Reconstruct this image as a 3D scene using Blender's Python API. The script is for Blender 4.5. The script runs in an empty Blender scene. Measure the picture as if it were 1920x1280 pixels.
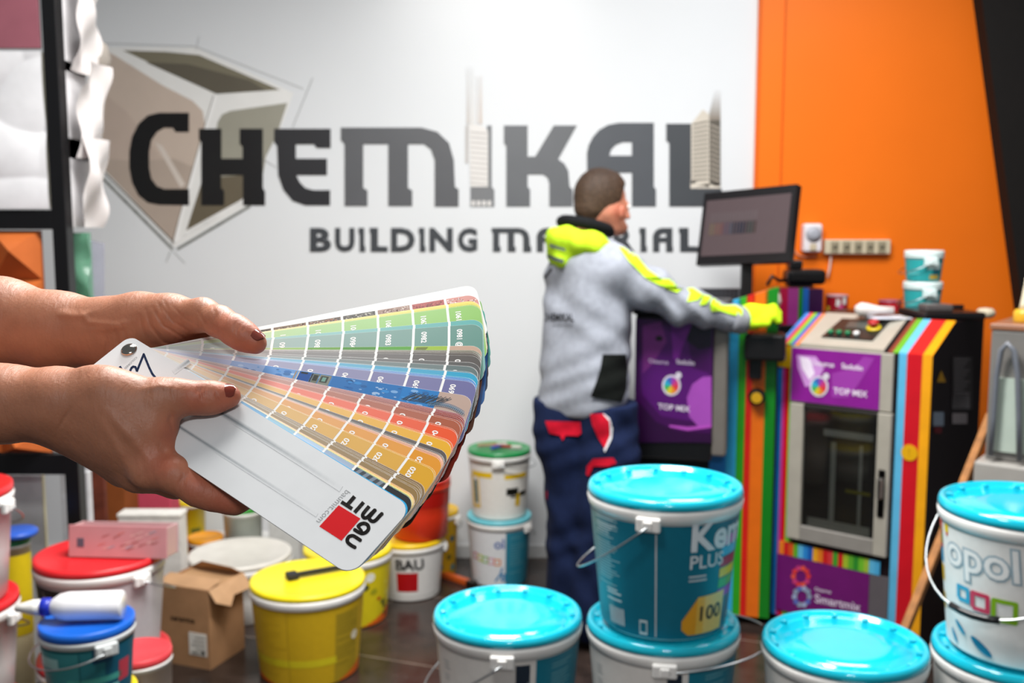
import bpy, bmesh, math, random
import numpy as np
from mathutils import Vector, Matrix, noise
from mathutils.geometry import tessellate_polygon
from mathutils.bvhtree import BVHTree
sc = bpy.context.scene
col = sc.collection
random.seed(7)
PI = math.pi
# ------------------------------------------------------------------ camera
PITCH = math.radians(6.4)
CAM = Vector((0, 0, 1.5))
F = 1867.0
cd = bpy.data.cameras.new('camera'); cam = bpy.data.objects.new('camera', cd); col.objects.link(cam)
cam.location = CAM; cam.rotation_euler = (math.radians(90) - PITCH, 0, 0)
cd.sensor_width = 36; cd.lens = 36 * F / 1920; cd.clip_start = 0.02
cd.dof.use_dof = True; cd.dof.focus_distance = 0.735; cd.dof.aperture_fstop = 8.6
sc.camera = cam
# ------------------------------------------------------------------ world, lights, exposure
sc.view_settings.view_transform = 'Standard'; sc.view_settings.look = 'None'
sc.view_settings.gamma = 1; sc.view_settings.use_curve_mapping = False
sc.view_settings.exposure = 0.0
w = bpy.data.worlds.new('world'); sc.world = w; w.use_nodes = True
w.node_tree.nodes['Background'].inputs[0].default_value = (0.93, 0.96, 1.0, 1)
w.node_tree.nodes['Background'].inputs[1].default_value = 0.18
def area(name, loc, target, sx, sy, watts, colr=(1, 1, 1)):
    l = bpy.data.lights.new(name, 'AREA'); l.shape = 'RECTANGLE'; l.size = sx; l.size_y = sy
    l.energy = watts; l.color = colr
    o = bpy.data.objects.new(name, l); col.objects.link(o); o.location = loc
    o.rotation_euler = (Vector(target) - Vector(loc)).to_track_quat('-Z', 'Y').to_euler()
    return o
area('ceiling_panel_light', (-0.15, 2.25, 3.1), (-0.15, 2.05, 0), 1.2, 0.6, 128, (1, 0.985, 0.96))
area('ceiling_panel_light', (0.1, -1.9, 3.05), (0.1, -1.8, 0), 0.8, 0.35, 56)
area('ceiling_panel_light', (1.2, 3.0, 3.15), (1.2, 3.0, 0), 1.2, 0.6, 44)
area('added_hand_light', (-0.42, 1.22, 2.75), (-0.42, 1.0, 0), 0.5, 0.35, 17, (1, 0.985, 0.96))  # added lamp, puts highlights on the hand tops and glare on the fan
# ------------------------------------------------------------------ pixel helpers (photo frame 1920x1280)
UP = Vector((0, math.sin(PITCH), math.cos(PITCH))); FW = Vector((0, math.cos(PITCH), -math.sin(PITCH))); RT = Vector((1, 0, 0))
def ray(px, py): return RT * ((px - 960) / F) + UP * ((640 - py) / F) + FW
def Q(px, py, zc): return CAM + ray(px, py) * zc                 # a point at camera depth zc
def P(px, py, Y): r = ray(px, py); return CAM + r * (Y / r.y)      # a point on the plane y = Y
def FL(px, py, z=0.0): r = ray(px, py); return CAM + r * ((z - CAM.z) / r.z)   # a point at height z
def cw(v): return RT * v[0] - UP * v[1] + FW * v[2]
class Plane:
    def __init__(s, o, u, v):
        s.o = Vector(o); s.u = Vector(u).normalized(); v = Vector(v); s.v = (v - s.u * v.dot(s.u)).normalized(); s.n = s.u.cross(s.v)
    def uv(s, px, py):
        r = ray(px, py); t = (s.o - CAM).dot(s.n) / r.dot(s.n); X = CAM + r * t - s.o
        return (X.dot(s.u), X.dot(s.v))
    def pt(s, a, b, h=0.0): return s.o + s.u * a + s.v * b + s.n * h
    def hit(s, px, py, h=0.0): a, b = s.uv(px, py); return s.pt(a, b, h)
# ------------------------------------------------------------------ colours, materials
def lin(c): return c / 12.92 if c <= 0.04045 else ((c + 0.055) / 1.055) ** 2.4
def H(h):
    h = h.lstrip('#'); return tuple(lin(int(h[i:i + 2], 16) / 255) for i in (0, 2, 4))
_m = {}
def mat(kind):
    if kind in _m: return _m[kind]
    rough, metal, spec, nscale, namt, bump, bscale = dict(
        plastic=(.32, 0, .5, 18, .06, 0.02, 60), gloss=(.1, 0, .5, 10, .04, 0, 1), matte=(.75, 0, .3, 25, .1, .05, 120),
        print=(.38, 0, .4, 60, .04, 0, 1), card=(.22, 0, .5, 60, .02, 0, 1), metal=(.3, 1, .5, 12, .12, 0, 1), chrome=(.12, 1, .5, 12, .2, 0, 1),
        fabric=(.92, 0, .15, 40, .14, .35, 260), hair=(.6, 0, .3, 120, .5, .8, 300), wood=(.6, 0, .3, 30, .3, .1, 80),
        cardboard=(.85, 0, .2, 14, .12, .1, 200), letters=(.33, 0, .22, 8, .04, 0, 1), wall=(.3, 0, .42, 3, .015, 0, 1),
        orange=(.5, 0, .3, 3, .03, .02, 90), skin=(.5, 0, .4, 90, .08, .12, 500), nail=(.12, 0, .5, 40, .03, 0, 1),
        screen=(.25, 0, .4, 40, .02, 0, 1), glass=(.05, 0, .5, 10, .0, 0, 1), clear=(.15, 0, .5, 10, .05, .1, 20), black=(.35, 0, .4, 20, .1, 0, 1))[kind]
    m = bpy.data.materials.new(kind); m.use_nodes = True; nt = m.node_tree; b = nt.nodes['Principled BSDF']; L = nt.links.new
    at = nt.nodes.new('ShaderNodeAttribute'); at.attribute_name = 'Col'
    tc = nt.nodes.new('ShaderNodeTexCoord'); nz = nt.nodes.new('ShaderNodeTexNoise'); nz.inputs['Scale'].default_value = nscale
    nz.inputs['Detail'].default_value = 4; L(tc.outputs['Object'], nz.inputs['Vector'])
    mr = nt.nodes.new('ShaderNodeMapRange'); mr.inputs[1].default_value = .3; mr.inputs[2].default_value = .7
    mr.inputs[3].default_value = 1 - namt; mr.inputs[4].default_value = 1 + namt * .6; L(nz.outputs['Fac'], mr.inputs[0])
    mx = nt.nodes.new('ShaderNodeMix'); mx.data_type = 'RGBA'; mx.blend_type = 'MULTIPLY'; mx.inputs['Factor'].default_value = 1
    L(at.outputs['Color'], mx.inputs[6]); L(mr.outputs[0], mx.inputs[7]); L(mx.outputs[2], b.inputs['Base Color'])
    b.inputs['Roughness'].default_value = rough; b.inputs['Metallic'].default_value = metal; b.inputs['Specular IOR Level'].default_value = spec
    if bump:
        n2 = nt.nodes.new('ShaderNodeTexNoise'); n2.inputs['Scale'].default_value = bscale; n2.inputs['Detail'].default_value = 5
        L(tc.outputs['Object'], n2.inputs['Vector']); bp = nt.nodes.new('ShaderNodeBump'); bp.inputs['Strength'].default_value = bump
        bp.inputs['Distance'].default_value = .002; L(n2.outputs['Fac'], bp.inputs['Height']); L(bp.outputs[0], b.inputs['Normal'])
        if kind == 'skin':
            mp = nt.nodes.new('ShaderNodeMapping'); mp.inputs['Scale'].default_value = (1.0, .35, .35); L(tc.outputs['Object'], mp.inputs['Vector'])
            n3 = nt.nodes.new('ShaderNodeTexNoise'); n3.inputs['Scale'].default_value = 260; n3.inputs['Detail'].default_value = 3; n3.inputs['Distortion'].default_value = .6
            L(mp.outputs[0], n3.inputs['Vector']); b2 = nt.nodes.new('ShaderNodeBump'); b2.inputs['Strength'].default_value = .48; b2.inputs['Distance'].default_value = .0010
            L(n3.outputs['Fac'], b2.inputs['Height']); L(bp.outputs[0], b2.inputs['Normal']); L(b2.outputs[0], b.inputs['Normal'])
    if kind == 'skin':
        b.inputs['Subsurface Weight'].default_value = .25; b.inputs['Subsurface Radius'].default_value = (.8, .3, .15); b.inputs['Subsurface Scale'].default_value = .006
    if kind == 'wall':
        b.inputs['Coat Weight'].default_value = 0.6; b.inputs['Coat Roughness'].default_value = .34
    if kind == 'letters':
        b.inputs['Coat Weight'].default_value = 0.75; b.inputs['Coat Roughness'].default_value = .34
    if kind in ('gloss', 'card'):
        b.inputs['Coat Weight'].default_value = .3; b.inputs['Coat Roughness'].default_value = .08 if kind == 'gloss' else .2
    if kind == 'glass':
        tr = nt.nodes.new('ShaderNodeBsdfTransparent'); tr.inputs[0].default_value = (.86, .88, .88, 1); gs = nt.nodes.new('ShaderNodeBsdfGlossy'); gs.inputs['Roughness'].default_value = .05; fz = nt.nodes.new('ShaderNodeFresnel')
        ms = nt.nodes.new('ShaderNodeMixShader'); L(fz.outputs[0], ms.inputs[0]); L(tr.outputs[0], ms.inputs[1]); L(gs.outputs[0], ms.inputs[2]); L(ms.outputs[0], nt.nodes['Material Output'].inputs['Surface'])
    if kind == 'clear':
        b.inputs['Transmission Weight'].default_value = .65; b.inputs['IOR'].default_value = 1.2
    if kind == 'screen':
        L(mx.outputs[2], b.inputs['Emission Color']); b.inputs['Emission Strength'].default_value = .10
    _m[kind] = m; return m
def floor_mat():
    m = bpy.data.materials.new('floor_tile'); m.use_nodes = True; nt = m.node_tree; b = nt.nodes['Principled BSDF']; L = nt.links.new
    tc = nt.nodes.new('ShaderNodeTexCoord'); mp = nt.nodes.new('ShaderNodeMapping'); mp.inputs['Rotation'].default_value = (0, 0, .35)
    L(tc.outputs['Object'], mp.inputs['Vector'])
    br = nt.nodes.new('ShaderNodeTexBrick'); br.offset = 0; br.inputs['Scale'].default_value = 1.0; br.inputs['Brick Width'].default_value = .6
    br.inputs['Row Height'].default_value = .6; br.inputs['Mortar Size'].default_value = .004
    br.inputs['Color1'].default_value = (*H('2b2523'), 1); br.inputs['Color2'].default_value = (*H('332b28'), 1); br.inputs['Mortar'].default_value = (*H('6a625c'), 1)
    L(mp.outputs[0], br.inputs['Vector'])
    nz = nt.nodes.new('ShaderNodeTexNoise'); nz.inputs['Scale'].default_value = 14; nz.inputs['Detail'].default_value = 6; L(mp.outputs[0], nz.inputs['Vector'])
    cr = nt.nodes.new('ShaderNodeValToRGB'); cr.color_ramp.elements[0].position = .35; cr.color_ramp.elements[0].color = (.75, .72, .7, 1)
    cr.color_ramp.elements[1].position = .75; cr.color_ramp.elements[1].color = (1.5, 1.35, 1.25, 1); L(nz.outputs['Fac'], cr.inputs[0])
    mx = nt.nodes.new('ShaderNodeMix'); mx.data_type = 'RGBA'; mx.blend_type = 'MULTIPLY'; mx.inputs['Factor'].default_value = 1
    L(br.outputs['Color'], mx.inputs[6]); L(cr.outputs[0], mx.inputs[7]); L(mx.outputs[2], b.inputs['Base Color'])
    rr = nt.nodes.new('ShaderNodeMapRange'); rr.inputs[3].default_value = .12; rr.inputs[4].default_value = .34; L(nz.outputs['Fac'], rr.inputs[0]); L(rr.outputs[0], b.inputs['Roughness'])
    return m
# ------------------------------------------------------------------ mesh builder
_tx = {}
def text2d(s, bold=0.0):
    """text as 2-D triangles of cap height ~0.7 (one unit = font size)"""
    k = (s, bold)
    if k in _tx: return _tx[k]
    c = bpy.data.curves.new('t', 'FONT'); c.body = s; c.size = 1; c.offset = bold; c.resolution_u = 3
    o = bpy.data.objects.new('t', c); col.objects.link(o); bpy.context.view_layer.update()
    me = o.evaluated_get(bpy.context.evaluated_depsgraph_get()).to_mesh()
    V = [(v.co.x, v.co.y) for v in me.vertices]; Fc = [tuple(p.vertices) for p in me.polygons]
    xs = [v[0] for v in V] or [0]; ys = [v[1] for v in V] or [0]
    o.to_mesh_clear(); bpy.data.objects.remove(o); bpy.data.curves.remove(c)
    _tx[k] = (V, Fc, min(xs), max(xs), min(ys), max(ys)); return _tx[k]
def cut2d(V, Fc, step):
    bm = bmesh.new(); vs = [bm.verts.new((x, y, 0)) for x, y in V]
    for f in Fc:
        try: bm.faces.new([vs[i] for i in f])
        except ValueError: pass
    xs = [x for x, y in V]; x = min(xs) + step
    while x < max(xs):
        bmesh.ops.bisect_plane(bm, geom=bm.verts[:] + bm.edges[:] + bm.faces[:], plane_co=(x, 0, 0), plane_no=(1, 0, 0)); x += step
    bm.verts.index_update(); V2 = [(v.co.x, v.co.y) for v in bm.verts]; F2 = [tuple(v.index for v in f.verts) for f in bm.faces]; bm.free()
    return V2, F2
class MB:
    def __init__(s): s.v = []; s.f = []; s.c = []; s.s = []; s.M = None
    def add(s, vs, fs, c, smooth=False):
        n = len(s.v)
        for p in vs:
            p = Vector(p); s.v.append(s.M @ p if s.M is not None else p)
        for i, f in enumerate(fs):
            s.f.append(tuple(n + j for j in f)); s.c.append(c[i] if isinstance(c, list) else c); s.s.append(smooth)
        return s
    def poly(s, pts, c): return s.add(pts, [tuple(range(len(pts)))], c)
    def box(s, x0, x1, y0, y1, z0, z1, c, bev=0.0, M=None, seg=2):
        bm = bmesh.new(); bmesh.ops.create_cube(bm, size=1)
        for v in bm.verts: v.co = Vector(((x0 + x1) / 2 + v.co.x * (x1 - x0), (y0 + y1) / 2 + v.co.y * (y1 - y0), (z0 + z1) / 2 + v.co.z * (z1 - z0)))
        if bev: bmesh.ops.bevel(bm, geom=bm.edges[:], offset=bev, segments=seg, affect='EDGES', profile=.5)
        bm.verts.index_update(); vs = [v.co.copy() for v in bm.verts]
        if M is not None: vs = [M @ v for v in vs]
        s.add(vs, [tuple(v.index for v in f.verts) for f in bm.faces], c); bm.free(); return s
    def prism(s, loop, vec, c, cside=None):
        """closed loop of 3-D points extruded along vec"""
        n = len(loop); a = [Vector(p) for p in loop]; b = [p + Vector(vec) for p in a]
        tr = tessellate_polygon([a]); fs = [tuple(t) for t in tr] + [tuple(n + i for i in reversed(t)) for t in tr]
        cs = [c] * len(fs); fs += [(i, (i + 1) % n, n + (i + 1) % n, n + i) for i in range(n)]; cs += [cside or c] * n
        return s.add(a + b, fs, cs)
    def lathe(s, o, prof, n=48, c=(1, 1, 1), smooth=True, axis=None, caps=True):
        """prof [(r,z)] or [(r,z,col)]"""
        o = Vector(o); ax = Vector(axis).normalized() if axis is not None else Vector((0, 0, 1))
        t = ax.orthogonal().normalized(); b = ax.cross(t); vs = []; fs = []; cs = []
        for p in prof:
            for i in range(n):
                a = 2 * PI * i / n; vs.append(o + (t * math.cos(a) + b * math.sin(a)) * p[0] + ax * p[1])
        for k in range(len(prof) - 1):
            cc = prof[k + 1][2] if len(prof[k + 1]) > 2 else c
            for i in range(n):
                j = (i + 1) % n; fs.append((k * n + i, k * n + j, (k + 1) * n + j, (k + 1) * n + i)); cs.append(cc)
        s.add(vs, fs, cs, smooth)
        if caps:
            m = len(s.v); vv = s.v[m - len(vs):]
            s.f.append(tuple(m - len(vs) + i for i in reversed(range(n)))); s.c.append(prof[0][2] if len(prof[0]) > 2 else c); s.s.append(False)
            s.f.append(tuple(m - n + i for i in range(n))); s.c.append(prof[-1][2] if len(prof[-1]) > 2 else c); s.s.append(False)
        return s
    def tube(s, path, r, c, n=8):
        path = [Vector(p) for p in path]; vs = []; fs = []
        rr = r if isinstance(r, (list, tuple)) else [r] * len(path)
        t0 = (path[1] - path[0]).normalized(); nrm = t0.orthogonal().normalized()
        for i, p in enumerate(path):
            t = (path[min(i + 1, len(path) - 1)] - path[max(i - 1, 0)]).normalized()
            nrm = (nrm - t * nrm.dot(t)).normalized(); b = t.cross(nrm)
            for j in range(n): a = 2 * PI * j / n; vs.append(p + (nrm * math.cos(a) + b * math.sin(a)) * rr[i])
        for i in range(len(path) - 1):
            for j in range(n): k = (j + 1) % n; fs.append((i * n + j, i * n + k, (i + 1) * n + k, (i + 1) * n + j))
        fs += [tuple(reversed(range(n))), tuple((len(path) - 1) * n + j for j in range(n))]
        return s.add(vs, fs, c, True)
    def fill(s, loops, fn, c, h=None):
        """2-D loops (first outer, rest holes) mapped by fn(x,y)->3D; h = extrude vector"""
        l3 = [[Vector((x, y, 0)) for x, y in lp] for lp in loops]; flat = [p for lp in l3 for p in lp]
        tr = [tuple(t) for t in tessellate_polygon(l3)]; vs = [fn(p.x, p.y) for p in flat]
        s.add(vs, tr, c)
        if h is not None:
            n = 0
            for lp in l3:
                k = len(lp); s.add([fn(p.x, p.y) for p in lp] + [Vector(fn(p.x, p.y)) + Vector(h) for p in lp], [(i, (i + 1) % k, k + (i + 1) % k, k + i) for i in range(k)], c)
        return s
    def text(s, st, fn, c, bold=0.0, size=None, box=None, step=None, just=0):
        """box (x0,y0,x1,y1) fits the glyphs into the box"""
        V, Fc, x0, x1, y0, y1 = text2d(st, bold)
        if box: V = [(box[0] + (x - x0) / (x1 - x0) * (box[2] - box[0]), box[1] + (y - y0) / (y1 - y0) * (box[3] - box[1])) for x, y in V]
        else: V = [((x - just * x1) * size, y * size) for x, y in V]
        if step: V, Fc = cut2d(V, Fc, step)
        return s.add([fn(x, y) for x, y in V], Fc, c)
    def stroke(s, pts, wd, fn, c):
        """thick 2-D polyline with round joins, mapped by fn"""
        mx = wd * 1.5; dense = [pts[0]]
        for a, b in zip(pts[:-1], pts[1:]):
            k = max(1, min(24, int(math.hypot(b[0] - a[0], b[1] - a[1]) / mx))); dense += [(a[0] + (b[0] - a[0]) * i / k, a[1] + (b[1] - a[1]) * i / k) for i in range(1, k + 1)]
        pts = dense
        for (a, b) in zip(pts[:-1], pts[1:]):
            d = Vector((b[0] - a[0], b[1] - a[1])); L = d.length or 1e-9; n = Vector((-d.y, d.x)) / L * wd / 2
            s.add([fn(a[0] + n.x, a[1] + n.y), fn(a[0] - n.x, a[1] - n.y), fn(b[0] - n.x, b[1] - n.y), fn(b[0] + n.x, b[1] + n.y)], [(0, 1, 2, 3)], c)
        for p in pts[1:-1]: s.add([fn(p[0] + math.cos(t * PI / 6) * wd / 2, p[1] + math.sin(t * PI / 6) * wd / 2) for t in range(12)], [tuple(range(12))], c)
        return s
    def build(s, name, kind, parent=None, origin=None):
        if not s.f: print('EMPTY', name); return None
        org = Vector(origin) if origin is not None else (Vector(parent['_o']) if parent is not None and '_o' in parent else Vector((0, 0, 0)))
        me = bpy.data.meshes.new(name); me.from_pydata([tuple(v - org) for v in s.v], [], s.f)
        me.validate(clean_customdata=False)
        if len(me.polygons) == len(s.f):
            ca = me.color_attributes.new('Col', 'FLOAT_COLOR', 'CORNER'); arr = np.ones((len(me.loops), 4), np.float32)
            tot = np.array([len(f) for f in s.f]); arr[:, :3] = np.repeat(np.array(s.c, np.float32), tot, axis=0)
            ca.data.foreach_set('color', arr.ravel()); me.polygons.foreach_set('use_smooth', s.s)
        else:
            ca = me.color_attributes.new('Col', 'FLOAT_COLOR', 'CORNER'); print('VALIDATE changed', name)
            for l in ca.data: l.color = (*s.c[0], 1)
        me.materials.append(mat(kind) if isinstance(kind, str) else kind); me.update()
        o = bpy.data.objects.new(name, me); col.objects.link(o)
        if parent is not None:
            o.parent = parent; o['_o'] = tuple(org)
        else: o.location = org; o['_o'] = tuple(org)
        return o
def tag(o, label, cat, group=None):
    o['label'] = label; o['category'] = cat
    if group: o['group'] = group
    return o
def thing(name, label, cat, loc, group=None):
    o = bpy.data.objects.new(name, None); col.objects.link(o); o.location = loc; o['_o'] = tuple(loc); o.empty_display_size = .05
    return tag(o, label, cat, group)
def struct(o): o['kind'] = 'structure'; return o
# ------------------------------------------------------------------ implicit surfaces (organic shapes)
def cap(a, b, ra, rb, k=.012): return ('cap', Vector(a), Vector(b), ra, rb, k)
def ell(c, r, k=.012, axes=None): return ('ell', Vector(c), r, axes, k)
def sdf_mesh(prims, res, color, disp=None, cuts=(), carve=(), iters=1):
    """smooth union of tapered capsules and ellipsoids, meshed with surface nets; returns an MB"""
    lo = np.full(3, 1e9); hi = -lo
    for p in prims:
        if p[0] == 'cap':
            for c, r in ((p[1], p[3]), (p[2], p[4])): lo = np.minimum(lo, np.array(c) - r); hi = np.maximum(hi, np.array(c) + r)
        else:
            r = max(p[2]); lo = np.minimum(lo, np.array(p[1]) - r); hi = np.maximum(hi, np.array(p[1]) + r)
    lo -= 4 * res + .006; hi += 4 * res + .006; N = np.ceil((hi - lo) / res).astype(int) + 1
    G = np.full(N, .5, np.float32)
    def grid(a, b):
        i0 = np.clip(((a - lo) / res).astype(int), 0, N - 1); i1 = np.clip(((b - lo) / res).astype(int) + 2, 1, N)
        ax = [lo[d] + res * np.arange(i0[d], i1[d]) for d in range(3)]
        return tuple(slice(i0[d], i1[d]) for d in range(3)), np.meshgrid(*ax, indexing='ij')
    def dist(p, X):
        if p[0] == 'cap':
            a = np.array(p[1]); ba = np.array(p[2]) - a; L = ba @ ba + 1e-12
            t = np.clip(((X[0] - a[0]) * ba[0] + (X[1] - a[1]) * ba[1] + (X[2] - a[2]) * ba[2]) / L, 0, 1)
            return np.sqrt((X[0] - a[0] - t * ba[0]) ** 2 + (X[1] - a[1] - t * ba[1]) ** 2 + (X[2] - a[2] - t * ba[2]) ** 2) - (p[3] + (p[4] - p[3]) * t)
        c = p[1]; A = p[3] or (Vector((1, 0, 0)), Vector((0, 1, 0)), Vector((0, 0, 1))); q = 0
        Y = [X[i] - c[i] for i in range(3)]; g = 0
        for e, r in zip(A, p[2]):
            m = Y[0] * e[0] + Y[1] * e[1] + Y[2] * e[2]; q = q + (m / r) ** 2; g = g + (m / r ** 2) ** 2
        k0 = np.sqrt(q); return k0 * (k0 - 1) / (np.sqrt(g) + 1e-6)
    def bounds(p, e):
        if p[0] == 'cap':
            pts = [(p[1], p[3]), (p[2], p[4])]
        else: pts = [(p[1], max(p[2]))]
        a = np.min([np.array(c) - r - e for c, r in pts], axis=0); b = np.max([np.array(c) + r + e for c, r in pts], axis=0); return a, b
    for p in prims:
        k = p[-1]; sl, X = grid(*bounds(p, k + 3 * res + .01)); d = dist(p, X).astype(np.float32); g = G[sl]
        h = np.clip(.5 + .5 * (g - d) / k, 0, 1); G[sl] = g + (d - g) * h - k * h * (1 - h)
    for p in carve:
        k = p[-1]; sl, X = grid(*bounds(p, k + 2 * res)); d = -dist(p, X).astype(np.float32); g = G[sl]
        h = np.clip(.5 - .5 * (g - d) / k, 0, 1); G[sl] = g + (d - g) * h + k * h * (1 - h)
    if disp or cuts:
        X = np.meshgrid(*[lo[d] + res * np.arange(N[d]) for d in range(3)], indexing='ij')
        if disp: G = G + disp(*X).astype(np.float32) * (np.abs(G) < .08)
        for (pt, nr) in cuts:
            nr = Vector(nr).normalized(); G = np.maximum(G, (X[0] - pt[0]) * nr[0] + (X[1] - pt[1]) * nr[1] + (X[2] - pt[2]) * nr[2])
    S = G < 0; C = np.zeros(N - 1, np.int8)
    offs = [(i, j, k) for i in (0, 1) for j in (0, 1) for k in (0, 1)]
    for i, j, k in offs: C += S[i:N[0] - 1 + i, j:N[1] - 1 + j, k:N[2] - 1 + k]
    act = (C > 0) & (C < 8); idx = -np.ones(N - 1, np.int64); cells = np.argwhere(act); idx[act] = np.arange(len(cells))
    acc = np.zeros((len(cells), 3)); cnt = np.zeros(len(cells))
    for a in offs:
        for d in range(3):
            if a[d]: continue
            b = list(a); b[d] = 1; A = cells + np.array(a); B = cells + np.array(b)
            ga = G[A[:, 0], A[:, 1], A[:, 2]]; gb = G[B[:, 0], B[:, 1], B[:, 2]]; m = (ga < 0) != (gb < 0)
            t = np.where(m, ga / np.where(m, ga - gb, 1), 0); pos = A.astype(float); pos[:, d] += t; acc[m] += pos[m]; cnt[m] += 1
    V = lo + res * acc / cnt[:, None]; Fq = []
    for d in range(3):
        e, f = (d + 1) % 3, (d + 2) % 3
        s0 = [slice(None)] * 3; s1 = [slice(None)] * 3; s0[d] = slice(0, N[d] - 1); s1[d] = slice(1, N[d])
        ch = np.argwhere(S[tuple(s0)] != S[tuple(s1)]); ch = ch[(ch[:, e] > 0) & (ch[:, f] > 0) & (ch[:, e] < N[e] - 1) & (ch[:, f] < N[f] - 1)]
        E = np.zeros(3, int); E[e] = 1; Ff = np.zeros(3, int); Ff[f] = 1
        q = [idx[tuple((ch - x).T)] for x in (E + Ff, Ff, 0 * E, E)]
        ins = S[ch[:, 0], ch[:, 1], ch[:, 2]]; quad = np.stack(q, 1); quad[~ins] = quad[~ins][:, ::-1]; Fq.append(quad)
    Fq = np.concatenate(Fq); Fq = Fq[(Fq >= 0).all(1)]
    for _ in range(iters):                                      # light Laplacian smoothing
        s = np.zeros_like(V); n = np.zeros(len(V))
        for a, b in ((0, 1), (1, 2), (2, 3), (3, 0)):
            np.add.at(s, Fq[:, a], V[Fq[:, b]]); np.add.at(n, Fq[:, a], 1); np.add.at(s, Fq[:, b], V[Fq[:, a]]); np.add.at(n, Fq[:, b], 1)
        V = V * .5 + .5 * s / n[:, None]
    return V, Fq, (color(V) if callable(color) else np.tile(np.array(color), (len(V), 1)))
def sdf_obj(name, data, kind, parent):
    if isinstance(data, tuple): data = [data]
    V = np.concatenate([d[0] for d in data]); K = np.concatenate([d[2] for d in data]); n = 0; Fs = []
    for d in data: Fs.append(d[1] + n); n += len(d[0])
    Fs = np.concatenate(Fs); org = np.array(parent['_o'])
    me = bpy.data.meshes.new(name); me.vertices.add(len(V)); me.vertices.foreach_set('co', (V - org).astype(np.float32).ravel())
    me.loops.add(Fs.size); me.loops.foreach_set('vertex_index', Fs.astype(np.int32).ravel()); me.polygons.add(len(Fs))
    me.polygons.foreach_set('loop_start', np.arange(0, Fs.size, 4, dtype=np.int32)); me.polygons.foreach_set('use_smooth', np.ones(len(Fs), bool))
    me.update(calc_edges=True); me.validate(clean_customdata=False)
    ca = me.color_attributes.new('Col', 'FLOAT_COLOR', 'POINT'); a = np.ones((len(V), 4), np.float32); a[:, :3] = K; ca.data.foreach_set('color', a.ravel())
    me.materials.append(mat(kind)); o = bpy.data.objects.new(name, me); col.objects.link(o); o.parent = parent; o['_o'] = tuple(parent['_o'])
    return o
def bvh_of(o):
    org = Vector(o['_o']); me = o.data
    return BVHTree.FromPolygons([v.co + org for v in me.vertices], [tuple(p.vertices) for p in me.polygons])
def subdiv2d(loops, step):
    """fill loops in photo pixels with a fine grid of cells cut to the outline (for draping on a curved surface)"""
    bm = bmesh.new(); l3 = [[Vector((x, y, 0)) for x, y in lp] for lp in loops]; flat = [p for lp in l3 for p in lp]
    vs = [bm.verts.new(p) for p in flat]
    for t in tessellate_polygon(l3):
        try: bm.faces.new([vs[i] for i in t])
        except ValueError: pass
    for ax in (0, 1):
        a = min(p[ax] for p in flat) + step; b = max(p[ax] for p in flat)
        while a < b:
            co = [0, 0, 0]; co[ax] = a; no = [0, 0, 0]; no[ax] = 1
            bmesh.ops.bisect_plane(bm, geom=bm.verts[:] + bm.edges[:] + bm.faces[:], plane_co=co, plane_no=no); a += step
    bm.verts.index_update(); r = ([(v.co.x, v.co.y) for v in bm.verts], [tuple(v.index for v in f.verts) for f in bm.faces]); bm.free(); return r
def drape(mb, bvh, V, Fc, c, off=.003):
    """drape a 2-D pattern onto a surface"""
    pts = []
    for x, y in V:
        r = ray(x, y).normalized(); hit = bvh.ray_cast(CAM, r, 10)
        pts.append((hit[0] - r * off) if hit[0] is not None else None)
    fs = [f for f in Fc if all(pts[i] is not None for i in f)]
    fs = [f for f in fs if max((pts[i] - pts[f[0]]).length for i in f) < .12]
    used = sorted({i for f in fs for i in f}); mp = {i: n for n, i in enumerate(used)}
    mb.add([pts[i] for i in used], [tuple(mp[i] for i in f) for f in fs], c, True)
# ------------------------------------------------------------------ the room
WY = 4.45
def wy(px, py, off=0.0): return P(px, py, WY - off)
fl = MB(); fl.box(-3.2, 3.2, -2.6, 4.6, -.05, 0, H('2b2523')); o = fl.build('floor', 'wall'); struct(o); o.data.materials[0] = floor_mat()
xo = wy(1415, 300).x
mb = MB(); mb.box(-3.2, xo, WY, WY + .1, 0, 3.3, H('dfe1e3')); struct(mb.build('wall_back', 'wall'))
mb = MB()
OR = H('f2740f')
# orange cladding: slanted right edge, standing 2 cm proud of the white wall
a = wy(1416, 300, .02).x; z1 = 3.3
def onx(px0, py0, px1, py1, z):
    A = wy(px0, py0, .02); B = wy(px1, py1, .02); t = (z - A.z) / (B.z - A.z); return A.x + (B.x - A.x) * t
xt = onx(1828, 0, 1908, 600, z1); xb = onx(1828, 0, 1908, 600, 0.0)
mb.prism([(a, WY - .02, 0), (xb, WY - .02, 0), (xt, WY - .02, z1), (a, WY - .02, z1)], (0, .12, 0), OR)
struct(mb.build('wall_orange', 'orange'))
mb = MB()
for px in (1424, 1470):
    x = wy(px, 100, .024).x; mb.box(x, x + .006, WY - .026, WY - .018, 0, 3.3, H('d95f08'), .001)
struct(mb.build('trim_1', 'orange'))
mb = MB(); mb.prism([(xb - .01, WY - .1, 0), (xb + 1.6, WY - .1, 0), (xt + 1.6, WY - .1, z1), (xt - .01, WY - .1, z1)], (0, .25, 0), H('15110f'))
struct(mb.build('wall_right', 'matte'))
mb = MB(); mb.box(-3.2, xo, WY - .012, WY, 0, .06, H('bfc0c0'), .003); struct(mb.build('baseboard_back', 'matte'))
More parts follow.
